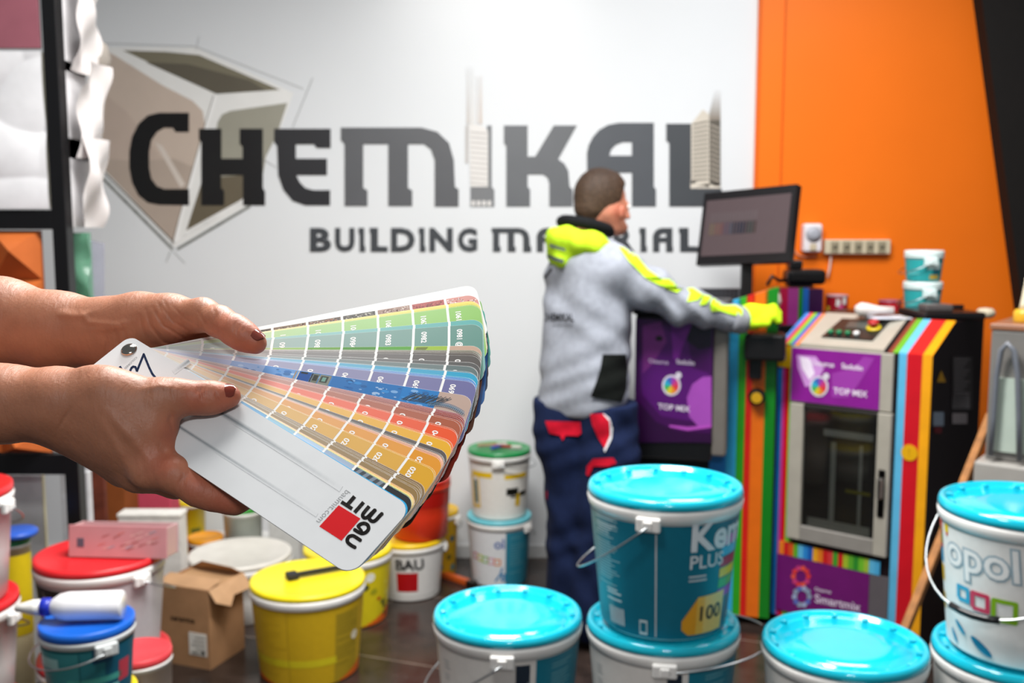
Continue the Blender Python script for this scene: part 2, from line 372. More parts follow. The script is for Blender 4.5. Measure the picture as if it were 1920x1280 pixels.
# ------------------------------------------------------------------ wall lettering and emblem
sign = thing('wall_sign', 'large black company lettering with a box emblem and grey second line on the white wall', 'sign', (wy(240, 300).x, WY, wy(240, 480).z))
L5 = lambda pts: [(160 + x / 2.909, 60 + y / 2.909) for x, y in pts]
L6 = lambda pts: [(800 + x / 3.0, 120 + y / 3.0) for x, y in pts]
def plate(name, loops, c, off=.004, kind='letters'):
    m = MB(); m.fill(loops, lambda x, y: wy(x, y, off), H(c), (0, min(off, .004) * .9, 0)); return m.build(name, kind, sign)
# box emblem
e = MB()
def pl(pts, c, off): e.fill([L5(pts)], lambda x, y: wy(x, y, off), H(c))
pl([(90, 82), (600, 84), (1135, 332), (1105, 420), (1050, 560), (1000, 640), (960, 800), (900, 935), (490, 1175), (65, 735)], 'e6e5e2', .0012)
pl([(205, 100), (440, 108), (620, 125), (1062, 315), (715, 338)], '78725f', .0016)
pl([(330, 165), (560, 175), (900, 265), (985, 318), (715, 338)], '5d574a', .0018)
pl([(122, 108), (165, 130), (420, 290), (585, 375), (640, 430), (655, 520), (545, 960), (484, 1150), (80, 725)], 'c3b2a4', .0016)
pl([(84, 690), (320, 700), (480, 690), (600, 740), (545, 960), (484, 1150), (80, 725)], 'b0a093', .0018)
pl([(120, 350), (230, 440), (380, 640), (540, 830), (520, 900), (360, 690), (84, 690)], 'bba99c', .0017)
pl([(380, 600), (420, 620), (545, 830), (520, 850)], 'd0c5bb', .0019)
pl([(745, 450), (790, 430), (1102, 386), (1045, 560), (985, 680), (960, 830), (850, 915), (550, 1082), (640, 840), (700, 600), (722, 490)], '9a9789', .0016)
pl([(640, 800), (860, 780), (960, 800), (850, 915), (550, 1082)], '665d4c', .0018)
pl([(698, 345), (722, 342), (660, 560), (545, 960), (505, 1140), (480, 1150), (545, 880), (640, 560)], 'efeeec', .0019)
for pts, wd, c in (([(35, 735), (478, 1185)], 5, '8f918b'), ([(60, 722), (486, 1150)], 2.2, '4a4741'), ([(500, 1185), (900, 948)], 5, '8a8c86'), ([(500, 1135), (870, 918)], 3, 'efeeec'),
                   ([(465, 1195), (440, 1255)], 1.6, 'a8a9a6'), ([(480, 1195), (545, 1262)], 1.3, 'b9bab8'), ([(600, 105), (622, 20)], 1.2, 'c6c7c8'), ([(1130, 520), (1240, 250)], 1.6, 'a7a9a8'),
                   ([(110, 100), (65, 700)], 1.8, '8d8a84'), ([(700, 345), (640, 545), (470, 1160)], 1.5, '6d675c'), ([(60, 60), (600, 78), (1190, 310)], 1.2, 'b4b5b3'), ([(960, 690), (1045, 740)], 1.2, 'aaa'+'aaa')):
    e.stroke(L5(pts), wd, lambda x, y: wy(x, y, .0021), H(c))
e.build('box_emblem', 'letters', sign)
Mp = [(639, 239), (790, 239), (820, 247), (842, 268), (851, 300), (853, 350), (860, 355), (860, 387), (815, 387), (815, 300), (808, 280), (795, 270), (765, 270), (765, 352), (773, 357), (773, 386), (728, 386), (728, 270), (681, 270), (681, 352), (689, 357), (689, 386), (646, 386), (646, 270), (639, 262)]
Ap = [L6([(905, 800), (902, 500), (912, 455), (935, 410), (970, 370), (1020, 342), (1080, 330), (1278, 330), (1278, 690), (1290, 705), (1290, 800), (1155, 800), (1155, 610), (1030, 610), (1030, 800)]), L6([(1028, 515), (1038, 480), (1062, 455), (1100, 438), (1155, 438), (1155, 515)])]
Lp = L6([(1348, 335), (1490, 335), (1490, 690), (1660, 700), (1660, 800), (1365, 800), (1365, 445), (1348, 430)])
Kp = L6([(435, 345), (568, 345), (568, 520), (610, 520), (715, 345), (845, 345), (740, 535), (775, 560), (797, 600), (805, 690), (822, 705), (822, 800), (690, 800), (690, 670), (680, 638), (655, 620), (568, 620), (568, 690), (582, 705), (582, 800), (448, 800), (448, 460), (435, 445)])
plate('letter', [L5([(565, 440), (400, 440), (340, 455), (290, 500), (255, 570), (240, 650), (240, 740), (255, 820), (290, 890), (340, 930), (400, 942), (565, 945), (565, 856), (430, 856), (390, 840), (360, 800), (348, 740), (348, 650), (360, 590), (390, 545), (430, 522), (478, 522), (492, 545), (565, 545)])], '0c0c0d')
plate('letter', [L5([(620, 527), (742, 527), (742, 690), (858, 690), (858, 625), (842, 610), (842, 527), (968, 527), (968, 850), (980, 870), (980, 945), (860, 945), (860, 780), (740, 780), (740, 850), (757, 865), (757, 945), (632, 945), (632, 600), (620, 585)])], '141416')
plate('letter', [L5([(1030, 527), (1338, 527), (1338, 632), (1262, 632), (1248, 612), (1148, 612), (1148, 690), (1318, 690), (1318, 780), (1150, 780), (1170, 820), (1200, 850), (1245, 862), (1335, 862), (1335, 945), (1200, 945), (1130, 920), (1080, 860), (1052, 780), (1046, 620), (1030, 600)])], '29292c')
plate('letter', [Mp], '5a5b5e')  # printed greys, lightened on M, I and K to paint in the wall glare
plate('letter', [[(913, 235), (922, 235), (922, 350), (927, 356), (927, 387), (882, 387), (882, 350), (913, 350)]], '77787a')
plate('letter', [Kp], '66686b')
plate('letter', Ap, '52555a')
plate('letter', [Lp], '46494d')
# the two towers printed on the I and the L
t = MB(); q = lambda x, y: wy(x, y, .0045)
for i in range(12):                                     # printed spires fading out upwards
    y0 = 232 - i * 9; f = i / 12; g = lambda a, b: tuple(a[j] * (1 - f) + b[j] * f for j in range(3))
    for x0, x1, c in ((875, 881, 'c9c2bc'), (884, 888, 'dcd6d0'), (893, 896, 'd8cfc8'), (899, 904, 'cfc0b4')):
        if not (x0 > 890 and i > 9): t.fill([[(x0, y0), (x1, y0), (x1, y0 - 9), (x0, y0 - 9)]], q, g(H(c), H('dfe1e3')))
t.fill([[(880, 232), (905, 236), (915, 246), (915, 350), (882, 350)]], q, H('e3dfdb')); q2 = lambda x, y: wy(x, y, .005)
t.fill([[(873, 235), (878, 235), (878, 305), (873, 305)]], q, H('bcb6b1'))
for k in range(11): t.fill([[(882, 246 + k * 9.5), (914, 249 + k * 9.5), (914, 252 + k * 9.5), (882, 249 + k * 9.5)]], q2, H('c2bdb9'))
for k in range(4): t.fill([[(884 + k * 10, 376), (891 + k * 10, 376), (891 + k * 10, 386), (884 + k * 10, 386)]], q2, H('d8d5d2'))
t.build('tower_print', 'letters', sign)
t = MB()
for i in range(7):
    f = i / 7; c = tuple(H('8f857a')[j] * (1 - f) + H('dfe1e3')[j] * f for j in range(3)); t.fill([[(1328 + i * 2, 225 - i * 8), (1351, 225 - i * 8), (1351, 217 - i * 8), (1328 + i * 2, 217 - i * 8)]], q, c)
t.fill([[(1296, 232), (1318, 205), (1330, 215), (1330, 350), (1296, 350)]], q, H('cfc6b8')); t.fill([[(1330, 225), (1351, 225), (1351, 352), (1330, 345)]], q, H('5d574e'))
for k in range(14): t.fill([[(1299, 232 + k * 8), (1328, 226 + k * 8.3), (1328, 229 + k * 8.3), (1299, 235 + k * 8)]], q2, H('6e675c'))
for k in range(12): t.fill([[(1332, 232 + k * 9), (1350, 240 + k * 9), (1350, 243 + k * 9), (1332, 235 + k * 9)]], q2, H('a89f92'))
t.fill([[(1295, 338), (1320, 345), (1350, 342), (1351, 353), (1295, 353)]], q, H('d9d0c2'))
t.build('tower_print', 'letters', sign)
def remap(pts, src, dst):
    return [(dst[0] + (x - src[0]) / (src[2] - src[0]) * (dst[2] - dst[0]), dst[1] + (y - src[1]) / (src[3] - src[1]) * (dst[3] - dst[1])) for x, y in pts]
T0, T1 = 427, 472
def small(ch, x0, x1):
    m = MB(); c = H('404347'); fn = lambda x, y: wy(x, y, .004); sb = {'M': ([Mp], (639, 239, 860, 387)), 'A': (Ap, (1100, 230, 1230, 387)), 'L': ([Lp], (1249, 232, 1353, 387))}
    if ch in sb: m.fill([remap(l, sb[ch][1], (x0, T0, x1, T1)) for l in sb[ch][0]], fn, c, (0, .0035, 0))
    elif ch == 'I': m.fill([[(x0, T0), (x1 - 2, T0), (x1 - 2, T1 - 12), (x1, T1 - 10), (x1, T1), (x0 + 2, T1), (x0 + 2, T0 + 12), (x0, T0 + 10)]], fn, c, (0, .0035, 0))
    else: m.text(ch, fn, c, bold=.045, box=(x0, T1, x1, T0))
    m.build('small_letter', 'letters', sign)
for ch, x0, x1 in (('B', 581, 621), ('U', 628, 665), ('I', 672, 685), ('L', 693, 727), ('D', 733, 778), ('I', 785, 798), ('N', 805, 849), ('G', 858, 895),
                   ('M', 922, 996), ('A', 1006, 1045), ('T', 1051, 1088), ('E', 1096, 1128), ('R', 1150, 1190), ('I', 1199, 1213), ('A', 1224, 1262), ('L', 1273, 1312)): small(ch, x0, x1)
# ------------------------------------------------------------------ the colour fan
FO = CAM + cw((-0.29560035, -0.00462585, 0.77111338)); fu = cw((0.80972345, 0.39429474, -0.4346028)); fv = cw((-0.58310557, 0.62374484, -0.52050962))
FP = Plane(FO, fu, fv)                                  # n = u x v points away from the camera
RV = Vector(FP.uv(242, 656)); FN = -FP.n                 # FN: up, towards the camera
RO = FP.pt(RV.x, RV.y)
fan = thing('colour_fan', 'opened fan of colour sample cards with white cover held between two hands', 'colour fan', RO)
X0, X1, Y0, Y1 = -.0115, .2735, -.0106, .0492
def rrect(x0, x1, y0, y1, r, rl=None, n=6):
    rl = r if rl is None else rl; P_ = []
    for cx, cy, a0, rr in ((x1 - r, y1 - r, 0, r), (x0 + rl, y1 - rl, 90, rl), (x0 + rl, y0 + rl, 180, rl), (x1 - r, y0 + r, 270, r)):
        for i in range(n + 1): a = math.radians(a0 + 90 * i / n); P_.append((cx + rr * math.cos(a), cy + rr * math.sin(a)))
    return P_
def leaf_fn(th, h, bend=0.0, scale=1.0, dx=0.0):
    c, s = math.cos(-th), math.sin(-th)
    def fn(x, y, e=0.0):
        x = x * scale + dx; X = x * c - y * s; Y = x * s + y * c
        hh = h + e + bend * (max(x, 0) / .27) ** 2
        return FP.pt(RV.x + X, RV.y + Y, -hh)
    return fn
def slab(m, fn, c, th=.00022, loop=None, side=None):
    lp = loop or rrect(X0, X1, Y0, Y1, .0095, .007); n = len(lp)
    xs = [X0 + (X1 - X0) * i / 10 for i in range(1, 10)]
    V, Fc = cut2d(lp, [tuple(range(n))], (X1 - X0) / 10) if True else None
    m.add([fn(x, y, 0) for x, y in V], Fc, c); m.add([fn(x, y, -th) for x, y in V], [tuple(reversed(f)) for f in Fc], c)
    lp2 = lp; m.add([fn(x, y, 0) for x, y in lp2] + [fn(x, y, -th) for x, y in lp2], [(i, n + i, n + (i + 1) % n, (i + 1) % n) for i in range(n)], side or c)
DV = [.0005, .0215, .0500, .0785, .1070, .1355, .1640, .1925, .2210, .2490]    # white dividers along a card (from the rivet)
DV = [.0275 * k + .0012 * 0 for k in range(1, 10)]
def mixc(a, b, f): return tuple(a[i] * (1 - f) + b[i] * f for i in range(3))
PAPER = H('f3f2ef')
def card(th_deg, h, base, number='', bend=0.0, gap=True, kind='card', pale=None, dx=0.0, seed=0, pattern=None, numc='f7f5f2', ofs=0):
    th = math.radians(th_deg); fn = leaf_fn(th, h, bend, dx=dx); m = MB(); slab(m, fn, PAPER, side=(mixc(H(base), (.02, .02, .02), .55) if base and base != 'ffffff' else None))
    if base is None: return m.build('blank_card', kind, fan)
    b = H(base); pale = H(pale) if pale else mixc(b, (1, 1, 1), .55); e = .00006
    edges = DV + [X1]; prev = X0
    for i, x in enumerate(edges):
        f = max(0, min(1, (i - 1) / 8.0)); f = f ** .68; cc = mixc(mixc(pale, (.85, .85, .83), .2 * (1 - f)), b, f)  # swatches' own paler steps towards the rivet, with glare near the hands painted in
        a0, a1 = prev + (.0010 if i else .0006), x - (.0010 if i < len(edges) - 1 else .00015)
        if i == len(edges) - 1:
            lp = [(a0, Y0 + .00014), (a1 - .0094, Y0 + .00014)] + [(a1 - .0094 + .0094 * math.sin(t * PI / 12), Y0 + .00954 - .0094 * math.cos(t * PI / 12)) for t in range(1, 7)] + \
                 [(a1 - .0094 + .0094 * math.cos(t * PI / 12), Y1 - .0095 + .0094 * math.sin(t * PI / 12)) for t in range(0, 7)] + [(a0, Y1 - .0005)]
        else: lp = [(a0, Y0 + .00014), (a1, Y0 + .00014), (a1, Y1 - .0005), (a0, Y1 - .0005)]
        if i == 0: lp = [(a0 + .006, Y0 + .00014), (a1, Y0 + .00014), (a1, Y1 - .0005), (a0 + .006, Y1 - .0005), (a0, Y1 - .007), (a0, Y0 + .007)]
        if pattern: pattern(m, fn, lp, i, a0, a1, e)
        else: m.fill([lp], lambda x_, y_: fn(x_, y_, e), cc)
        if number and i >= 1:
            nn = str(int(number) + len(edges) - 1 - i).zfill(len(number)) + (' @' if i == len(edges) - 1 and number == '0981' else '')
            m.text(nn, lambda u_, v_, aa=a0: fn(aa + .0052 + v_, Y0 + .0042 + ofs + u_, e * 2), H(numc), bold=.03, size=.0058)
        prev = x
    return m.build('swatch_card', kind, fan)
def pebble(cols, rnd):
    def pat(m, fn, lp, i, a0, a1, e):
        cs = cols[min(i, len(cols) - 1)]; m.fill([lp], lambda x, y: fn(x, y, e), H(cs[0])); r = random.Random(rnd + i)
        for _ in range(110):
            x = r.uniform(a0 + .001, a1 - .0015); y = r.uniform(Y0 + .0014, Y0 + .0085); s = r.uniform(.0004, .0009)
            if x > X1 - .012 and y < Y0 + .006: continue
            m.add([fn(x + s * math.cos(k * 1.047 + x * 900), y + s * .8 * math.sin(k * 1.047 + x * 900), e * 1.6) for k in range(6)], [tuple(range(6))], H(r.choice(cs[1:])))
    return pat
def photo_blue(m, fn, lp, i, a0, a1, e):
    a0 -= .0010; a1 += .0010; lp = [(max(min(x, a1), a0) if abs(x - a0 - .0010) > 1e-6 else a0, y) for x, y in lp]
    lp = [(a0 if abs(x - (a0 + .0010)) < 1e-5 else (a1 if abs(x - (a1 - .0010)) < 1e-5 and i < 9 else x), y) for x, y in lp]
    base = ['cfd2e2', 'c9cde0', 'b9c3de', '9db6dc', '6f9bd0', '3f7cba', '2d6fae', '1f6eb0', '1d77bb', 'b99f92'][i]
    m.fill([lp], lambda x, y: fn(x, y, e), H(base)); r = random.Random(50 + i)
    if 2 < i < 9:
        for _ in range(22):
            x = r.uniform(a0 + .0015, a1 - .0015); y = r.uniform(Y0 + .002, Y0 + .02); s = r.uniform(.0004, .0022)
            c = mixc(H(base), H(r.choice(['9cc4ea', '1b4f86', '3c93d6', 'c6dcf0', '15589c'])), .55)
            m.add([fn(x + s * 1.5 * math.cos(k * .785), y + s * .7 * math.sin(k * .785), e * (1.3 + .1 * (_ % 3))) for k in range(8)], [tuple(range(8))], c)
    def rc(x0, x1, y0, y1, c, k): m.fill([[(x0, Y0 + y0), (x1, Y0 + y0), (x1, Y0 + y1), (x0, Y0 + y1)]], lambda x, y: fn(x, y, e * k), H(c))
    if i == 5:
        rc(.1385, .1480, .0008, .0150, '1c4f96', 1.6); rc(.1395, .1450, .0008, .0025, '23282c', 1.8); rc(.1482, .1494, .0008, .0150, '2b2f33', 1.8); rc(.1350, .1362, .0008, .0150, '9c8c7c', 1.8); rc(.1376, .1383, .0008, .0150, 'd8c6a8', 1.8)
        rc(.1496, .1545, .0008, .0150, '6c7266', 1.8); rc(.1503, .1538, .0020, .0075, '2d332c', 1.9)
    if i == 6: rc(.1552, .1640, .0008, .0150, '7f8378', 1.6); rc(.1562, .1620, .0020, .0080, '3a3f38', 1.8); rc(.1575, .1605, .0030, .0070, '6f9a8e', 1.9)
    if i == 8:
        for k in range(26):                               # lashes
            x = .222 + k * .0011; m.stroke([(x, Y0 + .0125), (x + .003 + .0006 * (k % 3), Y0 + .0095 - .0004 * (k % 4)), (x + .0085, Y0 + .0040 + .0011 * (k % 3))], .0005, lambda u, v: fn(u, v, e * 2.2), H('3b4650'))
    if i == 9:
        for k in range(60):                               # lace along the lower lid
            t = k / 59; x = .243 + t * .027; y = Y0 + .0115 - .004 * math.sin(t * 2.6) + .006 * t + (k % 3) * .0011
            m.stroke([(x + .0012 * math.cos(a), y + .0012 * math.sin(a)) for a in (0, 1.2, 2.4, 3.6, 4.8, 6.1)], .00022, lambda u, v: fn(u, v, e * 2.2), H(['5d86a8', '8fb3c9', '35506b'][k % 3]))
def photo_green(m, fn, lp, i, a0, a1, e):
    base = ['dfe3da', 'd6dccb', 'cbd6b8', 'b8cc98', '9dbf74', '6fa04a', '4f8f38', '57a03c', '9bbb36', 'c0a08a'][i]
    m.fill([lp], lambda x, y: fn(x, y, e), H(base))
    if i == 5: m.stroke([(a0 + .003 + .002 * math.cos(a * .8), Y0 + .0045 + .002 * math.sin(a * .8)) for a in range(8)], .0007, lambda u, v: fn(u, v, e * 2), H('4c3530'))
    if i == 8: m.fill([[(a0 + .002, Y0 + .001), (a0 + .011, Y0 + .001), (a0 + .006, Y0 + .009), (a0, Y0 + .009)]], lambda x, y: fn(x, y, e * 1.5), H('6c7a28'))
def photo_edge(m, fn, lp, i, a0, a1, e):
    base = ['e9ecf0', 'e2e8ef', 'c8dbea', 'a9cbe4', '8fb8d8', 'a6c8d8', 'b9cfe6', 'a4b6cc', '4a5056', '2a2e31'][i]
    m.fill([lp], lambda x, y: fn(x, y, e), H(base))
    if i == 8:
        for k in range(4): m.fill([[(a0 + .003 + k * .006, Y0 + .00014), (a0 + .006 + k * .006, Y0 + .00014), (a0 + .004 + k * .006, Y0 + .006), (a0 + .001 + k * .006, Y0 + .006)]], lambda x, y: fn(x, y, e * 1.5), H('7f8a96'))
def ang(px, py):                                          # opening angle of the card whose upper edge passes this point of the fan
    a, b = FP.uv(px, py); a -= RV.x; b -= RV.y; r = math.hypot(a, b); return -math.degrees(math.atan2(b, a)) - math.degrees(math.asin(.0106 / r))
R3 = lambda x, y: (700 + x / 4.922, 520 + y / 4.923)
R4 = lambda x, y: (640 + x / 5.12, 760 + y / 5.12)
LEAVES = [  # (point on the upper edge, colour at the tip, number, pattern)
    (R4(400, 724), 'photo_edge', '', None), (R4(430, 775), '2b8a4a', '', None),
    (R4(462, 790), 'f2d24a', '', None), (R4(473, 780), 'f6dc5e', '', None), (R4(484, 770), 'f0c43c', '', None), (R4(495, 752), 'eda92a', '', None), (R4(505, 742), 'eba62c', '0121', None),
    (R4(553, 700), '93784c', '', None), (R4(560, 690), '94794d', '0161', None), (R4(572, 668), '957c54', '', None), (R4(580, 655), '8d7248', '0171', None), (R4(590, 638), '8a7150', '0181', None),
    (R4(690, 505), 'd9a32e', '0201', None), (R4(702, 496), 'e2aa30', '', None), (R4(745, 402), 'e0962f', '0221', None),
    (R4(766, 396), 'e79a72', '', None), (R4(770, 388), 'b98a70', '', None), (R4(773, 380), 'ecab86', '', None), (R4(777, 372), '8c7265', '', None), (R4(781, 362), '6b625e', '', None),
    (R4(800, 330), '5d5755', '0241', None), (R4(855, 257), 'e6ad2e', '0281', None), (R4(862, 248), 'e99b2a', '', None), (R4(868, 234), 'eb7d3a', '0301', None),
    (R4(888, 140), 'e8572c', '0431', None), (R4(895, 126), 'd9673f', '', None), (R4(935, 60), 'a95a40', '0461', None), (R4(943, 45), 'b0604a', '0511', None),
    (R4(948, 28), '8f3e36', '', None), (R4(950, 12), '9a4038', '', None), (R4(950, -4), '9b4a48', '', None), (R4(948, -18), 'a05a62', '', None),
    (R3(740, 1013), 'photo_blue', '', None),
    (R3(740, 884), '6c6c9c', '0691', None), (R3(740, 868), '6a8fc8', '', None), (R3(740, 856), '3f86cc', '', None), (R3(740, 846), '3aa0c8', '0721', None), (R3(740, 802), '2a9fc4', '', None),
    (R3(740, 795), '5c7f8c', '', None), (R3(740, 787), '5f8790', '', None), (R3(740, 741), '607272', '0751', None), (R3(740, 737), '6a7474', '', None), (R3(740, 703), '565655', '0761', None), (R3(740, 699), '5a5654', '', None),
    (R3(700, 637), '544f4c', '0811', None), (R3(700, 616), '5a524c', '', None), (R3(700, 606), '635c50', '', None), (R3(700, 597), '6b6250', '', None), (R3(700, 590), '5e5c40', '', None), (R3(700, 583), '6a6c50', '', None),
    (R3(790, 542), 'photo_green', '', None), (R3(760, 352), '5f8f84', '0981', None), (R3(720, 313), '59aaa6', '1021', None), (R3(740, 181), '8abf5e', '1061', None),
    (R3(730, 174), 'a9bc3c', '', None), (R3(730, 160), 'd9cf3a', '', None), (R3(730, 148), 'e4cf48', '', None), (R3(730, 138), 'e6d84e', '', None),
    (R3(700, 88), 'pebble', '', None), (R3(660, 62), None, '', None), (R3(600, 20), None, '', None)]
PEB = [['c8c8c2', '8a8a80', 'b0a898']] * 3 + [['6a6258', '3a3530', '9a9082']] + [['7d6a58', '3a332e', 'b8a890', '8a5a40']] + [['6a5a50', '3b342f', 'a8674a', 'c8b8a0']] + [['4a4640', '2a2826', 'c8c4b8', '8a8478']] + [['9a7a6c', '6a4038', 'd8c8bc', 'b89c90']] + [['a8403c', '8c2c2c', 'c05850', '7a2424']] + [['cf8a80', 'b04844', 'f0e0d8', 'd8a8a0']]
pats = {'photo_edge': photo_edge, 'photo_blue': photo_blue, 'photo_green': photo_green, 'pebble': pebble(PEB, 11)}
LG = len(LEAVES); prev = 0.0; rr = random.Random(3); hgt = -.0011; SP = .00019
for i, (p, c, num, _) in enumerate(LEAVES):
    a = max(ang(*p), prev + .12); prev = a; hgt -= SP
    bend = 0.0; dxx = -.0035 * min(1, a / 28)
    if c in pats: card(a, hgt, 'ffffff', '', bend, pattern=pats[c], dx=dxx)
    else:
        card(a, hgt, c, num, bend, dx=dxx + rr.uniform(-.0006, .0008), pale=None)
# more cards lying lower in the deck, their ends showing past the fan on the right
for k, (a, c, dx) in enumerate([(10, '5a4030', .002), (15, '6b5136', .001), (19, '8a2f22', .004), (22, 'a2382a', .003), (25, '3f322b', .002), (28, '6e4a3c', .0035), (31, '2d4a7a', .0045), (33.5, '2d5f9a', .005), (36, '1f2f4a', .005), (38.5, '5a2d28', .004), (41, '3f8a86', .0045), (43, '2f9a8a', .004), (45.5, '6fae3a', .003)]):
    hgt -= SP; m = MB(); slab(m, leaf_fn(math.radians(a), hgt, 0, dx=dx - .0045), H(c)); m.build('swatch_card', 'card', fan)
# cover, with its print
cf = leaf_fn(0.0, 0.0); m = MB(); slab(m, cf, H('dcdedf'), .0011, rrect(X0, X1, Y0, Y1, .0105, .0075)); cover = m.build('cover', 'card', fan)
m = MB(); slab(m, leaf_fn(math.radians(.25), -.0011), H('2f9fd0'), .0001); m.build('cover_lining', 'card', cover)
fp = lambda x, y: FP.hit(x, y, -.00012)
G1 = lambda pts: [(570 + x / 8.533, 890 + y / 8.533) for x, y in pts]
G2 = lambda pts: [(160 + x / 9.145, 620 + y / 9.145) for x, y in pts]
m = MB(); ink = H('2a2624')
m.fill([G1([(555, 485), (905, 700), (600, 1055), (245, 825)])], fp, H('d0141c'))
def gl(pts, w=7.2):
    # smooth the stroke with Catmull-Rom points
    pts = G1(pts); out = []
    for i in range(len(pts) - 1):
        p0, p1, p2, p3 = pts[max(i - 1, 0)], pts[i], pts[i + 1], pts[min(i + 2, len(pts) - 1)]
        for t in (0, .25, .5, .75): out.append(tuple(.5 * (2 * p1[j] + (p2[j] - p0[j]) * t + (2 * p0[j] - 5 * p1[j] + 4 * p2[j] - p3[j]) * t * t + (3 * p1[j] - p0[j] - 3 * p2[j] + p3[j]) * t ** 3) for j in (0, 1)))
    m.stroke(out + [pts[-1]], w, fp, ink)
gl([(1045, 502), (955, 610), (940, 655), (965, 688), (1010, 682), (1055, 640), (1145, 555)]); gl([(1145, 555), (1085, 625), (1045, 680), (1060, 725), (1110, 745), (1160, 715), (1200, 670), (1255, 615)])
gl([(955, 437), (808, 605)]); gl([(597, 432), (772, 545)]); gl([(685, 492), (812, 345)], 7.6)
gl([(800, 872), (870, 915), (930, 938), (990, 920), (1033, 865), (1020, 805), (965, 777), (905, 790), (862, 828)]); gl([(862, 828), (895, 862), (920, 895), (925, 930)], 5.5)
gl([(912, 1055), (840, 1005), (780, 975), (720, 990), (692, 1040), (705, 1085), (760, 1130), (825, 1165)])
m.build('logo', 'card', cover); m = MB(); m.text('baumit.com', lambda x, y: fp(*G1([(680 - x * .707 * 1.0 + y * .75, 232 + x * .73 + y * .5)])[0]), H('8d8f90'), size=148, bold=-.008)
m.build('web_address', 'card', cover); m = MB(); m.text('COLORED', lambda x, y: fp(*G2([(872 - x * .72 + y * .62, 440 + x * .70 + y * .42)])[0]), H('8b8d90'), size=62)
m.build('small_print', 'card', cover); m = MB(); nv = H('1b2a4c')
for pts in ([(590, 608), (640, 690)], [(765, 700), (790, 640), (820, 615), (860, 622), (888, 695)], [(882, 700), (1002, 402), (1100, 640), (1150, 740), (1200, 800)], [(640, 690), (700, 760), (765, 700)]): m.stroke(G2(pts), 4.2, fp, nv)
m.build('handwriting', 'card', cover); m = MB()
def fade(pts, w, c0):                                     # grey tapering lines, soft edged
    n = len(pts) - 1; d = Vector((pts[-1][0] - pts[0][0], pts[-1][1] - pts[0][1])).normalized(); nx, ny = -d.y, d.x; K = 5
    for j in range(n):
        a, b = pts[j], pts[j + 1]
        for k in range(-K, K):
            o0, o1 = w * k / K / 2, w * (k + 1) / K / 2; g = (1 - abs(k + .5) / K) * (1 - j / n)
            m.add([FP.hit(a[0] + nx * o0, a[1] + ny * o0, -.00012), FP.hit(b[0] + nx * o0, b[1] + ny * o0, -.00012), FP.hit(b[0] + nx * o1, b[1] + ny * o1, -.00012), FP.hit(a[0] + nx * o1, a[1] + ny * o1, -.00012)], [(0, 1, 2, 3)], mixc(H('dcdedf'), H(c0), g))
fade([(405 + t * 235, 768 + t * 142 + 6 * t * t) for t in [i / 19 for i in range(20)]], 13, '6f7a80')
fade([(335 + t * 260, 799 + t * 166) for t in [i / 19 for i in range(20)]], 9, '7f888d')
fade([(355 - t * 30, 676 + t * 22) for t in [i / 7 for i in range(8)]], 10, '8f979b')
m.build('tapered_lines', 'card', cover)
m = MB(); ax = FN; m.lathe(RO + FN * .0001, [(.0062, 0), (.0062, .0006), (.0052, .0016), (.0032, .0024), (.0008, .0027)], 28, H('b5b0a8'), axis=ax)
m.lathe(RO - FN * .017, [(.0056, 0), (.0056, .001), (.0018, .0016), (.0018, .017)], 20, H('9a958c'), axis=ax); m.build('rivet', 'chrome', fan)
# ------------------------------------------------------------------ the woman holding the fan (forearms and hands in view, rest left of the frame)
woman = thing('person', 'person with bare forearms and brown nail polish holding the colour fan in both hands', 'person', (-.98, .80, 0))
SK = np.array(H('b0765a')); SKR = np.array(H('bd5f48')); SKP = np.array(H('dcb096'))
def q3(t): return Q(*t)
redA = [(q3((478, 640, .745)), .022), (q3((440, 618, .752)), .016), (q3((390, 630, .80)), .022), (q3((350, 640, .80)), .02)]
redB = [(q3((430, 742, .705)), .020), (q3((372, 745, .70)), .013), (q3((335, 815, .69)), .014), (q3((372, 905, .672)), .018), (q3((420, 935, .68)), .02), (q3((300, 862, .675)), .015)]
def skin_col(spots):
    def f(V):
        w_ = np.zeros(len(V))
        for c, r in spots: w_ = np.maximum(w_, np.exp(-((V - np.array(c)) ** 2).sum(1) / (r * r)))
        n = .5 + .5 * np.sin(V[:, 0] * 140 + 3 * np.sin(V[:, 2] * 90)) * np.sin(V[:, 2] * 120 + V[:, 1] * 80)
        c = SK * (1 - w_[:, None] * .62) + SKR * w_[:, None] * .62
        return c * (1 - .05 * n[:, None])
    return f
def C(a, b, ra, rb, k=.010): return cap(q3(a), q3(b), ra, rb, k)
def fingers(chain, k=.006):
    return [C(a[:3], b[:3], a[3], b[3], k) for a, b in zip(chain[:-1], chain[1:])]
# near hand: back of the hand to the camera, thumb on the cover, fingers curling under the cards
B = [C((-420, 690, .80), (-150, 742, .745), .041, .031, .02), C((-150, 742, .745), (0, 757, .717), .031, .0232, .02), C((0, 757, .717), (110, 757, .705), .0232, .0205, .02),
     C((0, 757, .737), (112, 757, .727), .0225, .0195, .02),
     C((112, 757, .708), (205, 745, .702), .0195, .0185, .016), C((115, 762, .718), (292, 858, .700), .0195, .0135, .018), C((112, 764, .722), (262, 885, .712), .0195, .0130, .018),
     C((110, 766, .730), (236, 876, .728), .0180, .0125, .018), C((110, 768, .738), (218, 858, .744), .017, .0115, .018),
     C((205, 745, .702), (312, 746, .703), .0180, .0130, .014), C((240, 790, .702), (284, 800, .700), .019, .0170, .016), C((200, 790, .708), (250, 830, .704), .019, .017, .016)]
B += fingers([(308, 745, .702, .0124), (340, 744, .704, .0105), (382, 746, .708, .0104), (404, 745, .709, .0094), (430, 743, .711, .0080)], .008)
